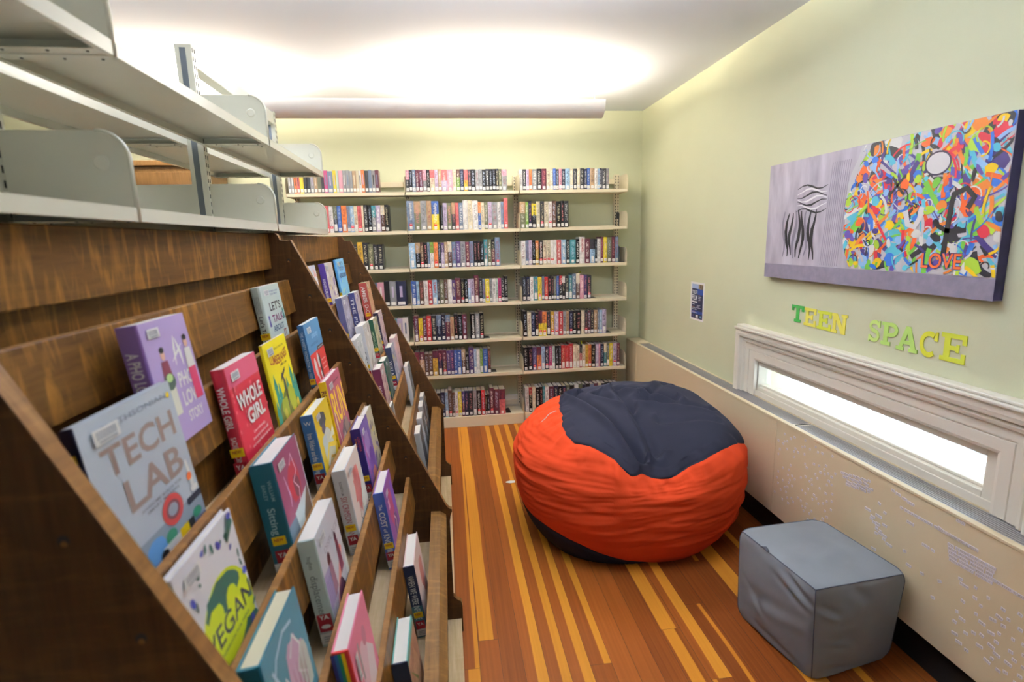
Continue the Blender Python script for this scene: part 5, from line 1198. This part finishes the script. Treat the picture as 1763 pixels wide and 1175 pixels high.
def bag_part(name, f0, f1, rows, mat, cap=None):
    v, fs = [], []
    for i in range(rows+1):
        for j in range(NP):
            ph = 2*PI*j/NP; phd = math.degrees(ph); tc = interp(capT, phd); tb = interp(botT, phd)
            a = {'0': 0, 'c': tc, 'b': tb, '1': 180}[f0]; b = {'c': tc, 'b': tb, '1': 180}[f1]
            th = math.radians(a + (b-a)*i/rows); th = min(max(th, .004), PI-.004)
            phs = ph if ph <= PI else ph-2*PI
            P, d = bag_point(th, phs); P = bag_displace(P, d, th, phs, tc, tb) + Vector((0, 0, BC[2]))
            if P.z < .0015: P.z = .0015
            if P.x + BC[0] > XH-.006: P.x = XH-.006-BC[0] - (P.x+BC[0]-XH+.006)*.0
            v.append(P)
    for i in range(rows):
        for j in range(NP):
            k = (j+1) % NP; fs.append((i*NP+j, i*NP+k, (i+1)*NP+k, (i+1)*NP+j) )
    if cap == 'top': fs.append(tuple(range(NP)))
    if cap == 'bottom': fs.append(tuple(rows*NP + j for j in range(NP-1, -1, -1)))
    m_ = MB(); m_.add(v, fs, mat, True); return m_.build(name, bag)
bag_part('top_panel', '0', 'c', 110, M['navy'], 'top')
bag_part('side_panel', 'c', 'b', 120, M['orange'])
bag_part('bottom_panel', 'b', '1', 60, M['navy'], 'bottom')
def bag_surf(thd, phd, out=.003):
    th, ph = math.radians(thd), math.radians(phd); tc, tb = interp(capT, phd), interp(botT, phd)
    P, d = bag_point(th, ph); return bag_displace(P, d, th, ph, tc, tb) + Vector((0, 0, BC[2])) + d*out
m_ = MB(); m_.tube([bag_surf(50.5 + k*1.6 + .5*math.sin(k*1.7), 176 + k*.8) for k in range(8)], .0022, col(240, 214, 206)); m_.build('zip_stitching', bag)
m_ = MB(); m_.prism([(0, 0), (.03, -.014), (.062, -.010), (.064, .020), (.03, .024), (.004, .014)], 'z', .001, .0022, col(238, 238, 240)); o = m_.build('care_tag', bag); o.location = (.325-BC[0], 3.335-BC[1], 0)

# ---------------------------------------------------------------- grey cube pouf
M['pouf'] = cloth('grey_canvas', srgb(123, 128, 135), .6, bscale=700, vary=.05)
M['pouf_seam'] = cloth('grey_canvas_seam', srgb(88, 92, 104), .7)
pf = empty('cube_pouf', 'grey fabric cube pouf with sagging sides on the floor by the heater', 'pouf', loc=(1.375, 1.742, 0))
Tc = [Vector(a) for a in ((1.160, 1.925, .385), (1.545, 1.965, .375), (1.585, 1.560, .380), (1.205, 1.520, .385))]     # top corners: far left, far right, near right, near left
Bc = [Vector(a) for a in ((1.165, 1.915, .0), (1.540, 1.95, .0), (1.590, 1.600, .0), (1.235, 1.540, .0))]
PO = Vector((1.375, 1.742, 0)); N_ = 44
def bil(a, b, c, d, u, v): return a*(1-u)*(1-v) + b*u*(1-v) + c*u*v + d*(1-u)*v
def pouf_face(cs, bulge, seed, fold):
    ctr = sum(cs, Vector())/4; nrm = (cs[1]-cs[0]).cross(cs[3]-cs[0]).normalized()
    mid = sum(Tc+Bc, Vector())/8
    if nrm.dot(ctr-mid) < 0: nrm = -nrm
    v = []
    for i in range(N_+1):
        for j in range(N_+1):
            u, w = j/N_, i/N_
            P = bil(*cs, u, w); e = (4*u*(1-u))**.55*(4*w*(1-w))**.55
            q = bulge*e + fold(u, w)*min(1, e*1.6) + .006*e*noise.noise(Vector((u*4, w*4, seed)))
            P = P + nrm*q
            # rounded corners
            for cc in cs:
                dd = (bil(*cs, u, w)-cc).length
                if dd < .05: P += (mid-cc).normalized()*.012*(1-dd/.05)**2
            if P.z < .0015: P.z = .0015
            v.append(P-PO)
    n = N_+1
    return v, [(i*n+j, i*n+j+1, (i+1)*n+j+1, (i+1)*n+j) for i in range(N_) for j in range(N_)]
def cr(u, w, u0, w0, u1, w1, dep, wd):
    ax, ay = u1-u0, w1-w0; l2 = ax*ax+ay*ay; t = ((u-u0)*ax+(w-w0)*ay)/l2
    if t < -.15 or t > 1.15: return 0
    q = ((u-u0)*ay-(w-w0)*ax)/math.sqrt(l2); f = math.sin(PI*min(max((t+.15)/1.3, 0), 1))
    return f*(-dep*math.exp(-(q/wd)**2) + dep*.8*math.exp(-((q-wd*2)/wd)**2))
faces = [
 ([Tc[3], Tc[2], Tc[1], Tc[0]], .012, 1, lambda u, w: cr(u, w, .2, .3, .8, .6, .002, .05), 'top_panel'),
 ([Bc[0], Bc[3], Tc[3], Tc[0]], .022, 2, lambda u, w: cr(u, w, .99, .80, .62, .99, .014, .035) + cr(u, w, .98, .70, .55, .86, .008, .03) + cr(u, w, .15, .55, .45, .30, .006, .03) + cr(u, w, .3, .12, .95, .04, .010, .04) + cr(u, w, .1, .4, .9, .62, .005, .06), 'side_panel'),
 ([Bc[3], Bc[2], Tc[2], Tc[3]], .024, 3, lambda u, w: cr(u, w, .02, .84, .24, .72, .014, .03) + cr(u, w, .02, .12, .5, .06, .012, .04) + cr(u, w, .40, .98, .55, .82, .008, .05) + cr(u, w, .04, .5, .4, .42, .004, .03) + cr(u, w, .04, .38, .35, .33, .003, .02) + cr(u, w, .1, .64, .45, .60, .003, .03), 'side_panel'),
 ([Bc[2], Bc[1], Tc[1], Tc[2]], .018, 4, lambda u, w: 0, 'side_panel'),
 ([Bc[1], Bc[0], Tc[0], Tc[1]], .018, 5, lambda u, w: 0, 'side_panel'),
 ([Bc[0], Bc[1], Bc[2], Bc[3]], .0, 6, lambda u, w: 0, 'bottom_panel')]
for cs, bl, sd, fo, nm in faces:
    v, fs = pouf_face(cs, bl, sd, fo); MB().add(v, fs, M['pouf'], True).build(nm, pf)
mid = sum(Tc+Bc, Vector())/8
def seam(a, b, r=.0022, ins=.0):
    pts = []
    for k in range(25):
        t = k/24; P = a.lerp(b, t)
        for cc in (a, b):
            dd = (P-cc).length
            if dd < .05: P = P + (mid-cc).normalized()*.012*(1-dd/.05)**2
        if P.z < .003: P.z = .003
        pts.append(P-PO)
    MB().tube(pts, r, M['pouf_seam'], n=8).build('seam', pf)
for i in range(4): seam(Tc[i], Tc[(i+1) % 4]); seam(Tc[i], Bc[i])
lp = MB(); a = Tc[0].lerp(Tc[3], .34)-PO; dr = (Tc[3]-Tc[0]).normalized()
pts = [a + dr*(.036*k/8) + Vector((-.004, 0, .004+.010*math.sin(PI*k/8))) for k in range(9)]
n = len(pts); lp.add([p_ + Vector((-.006, 0, 0)) for p_ in pts] + [p_ + Vector((.006, 0, 0)) for p_ in pts], [(i, i+1, n+i+1, n+i) for i in range(n-1)], M['pouf_seam'], True)
lo = lp.build('pull_loop', pf); sm_ = lo.modifiers.new('thick', 'SOLIDIFY'); sm_.thickness = .0016
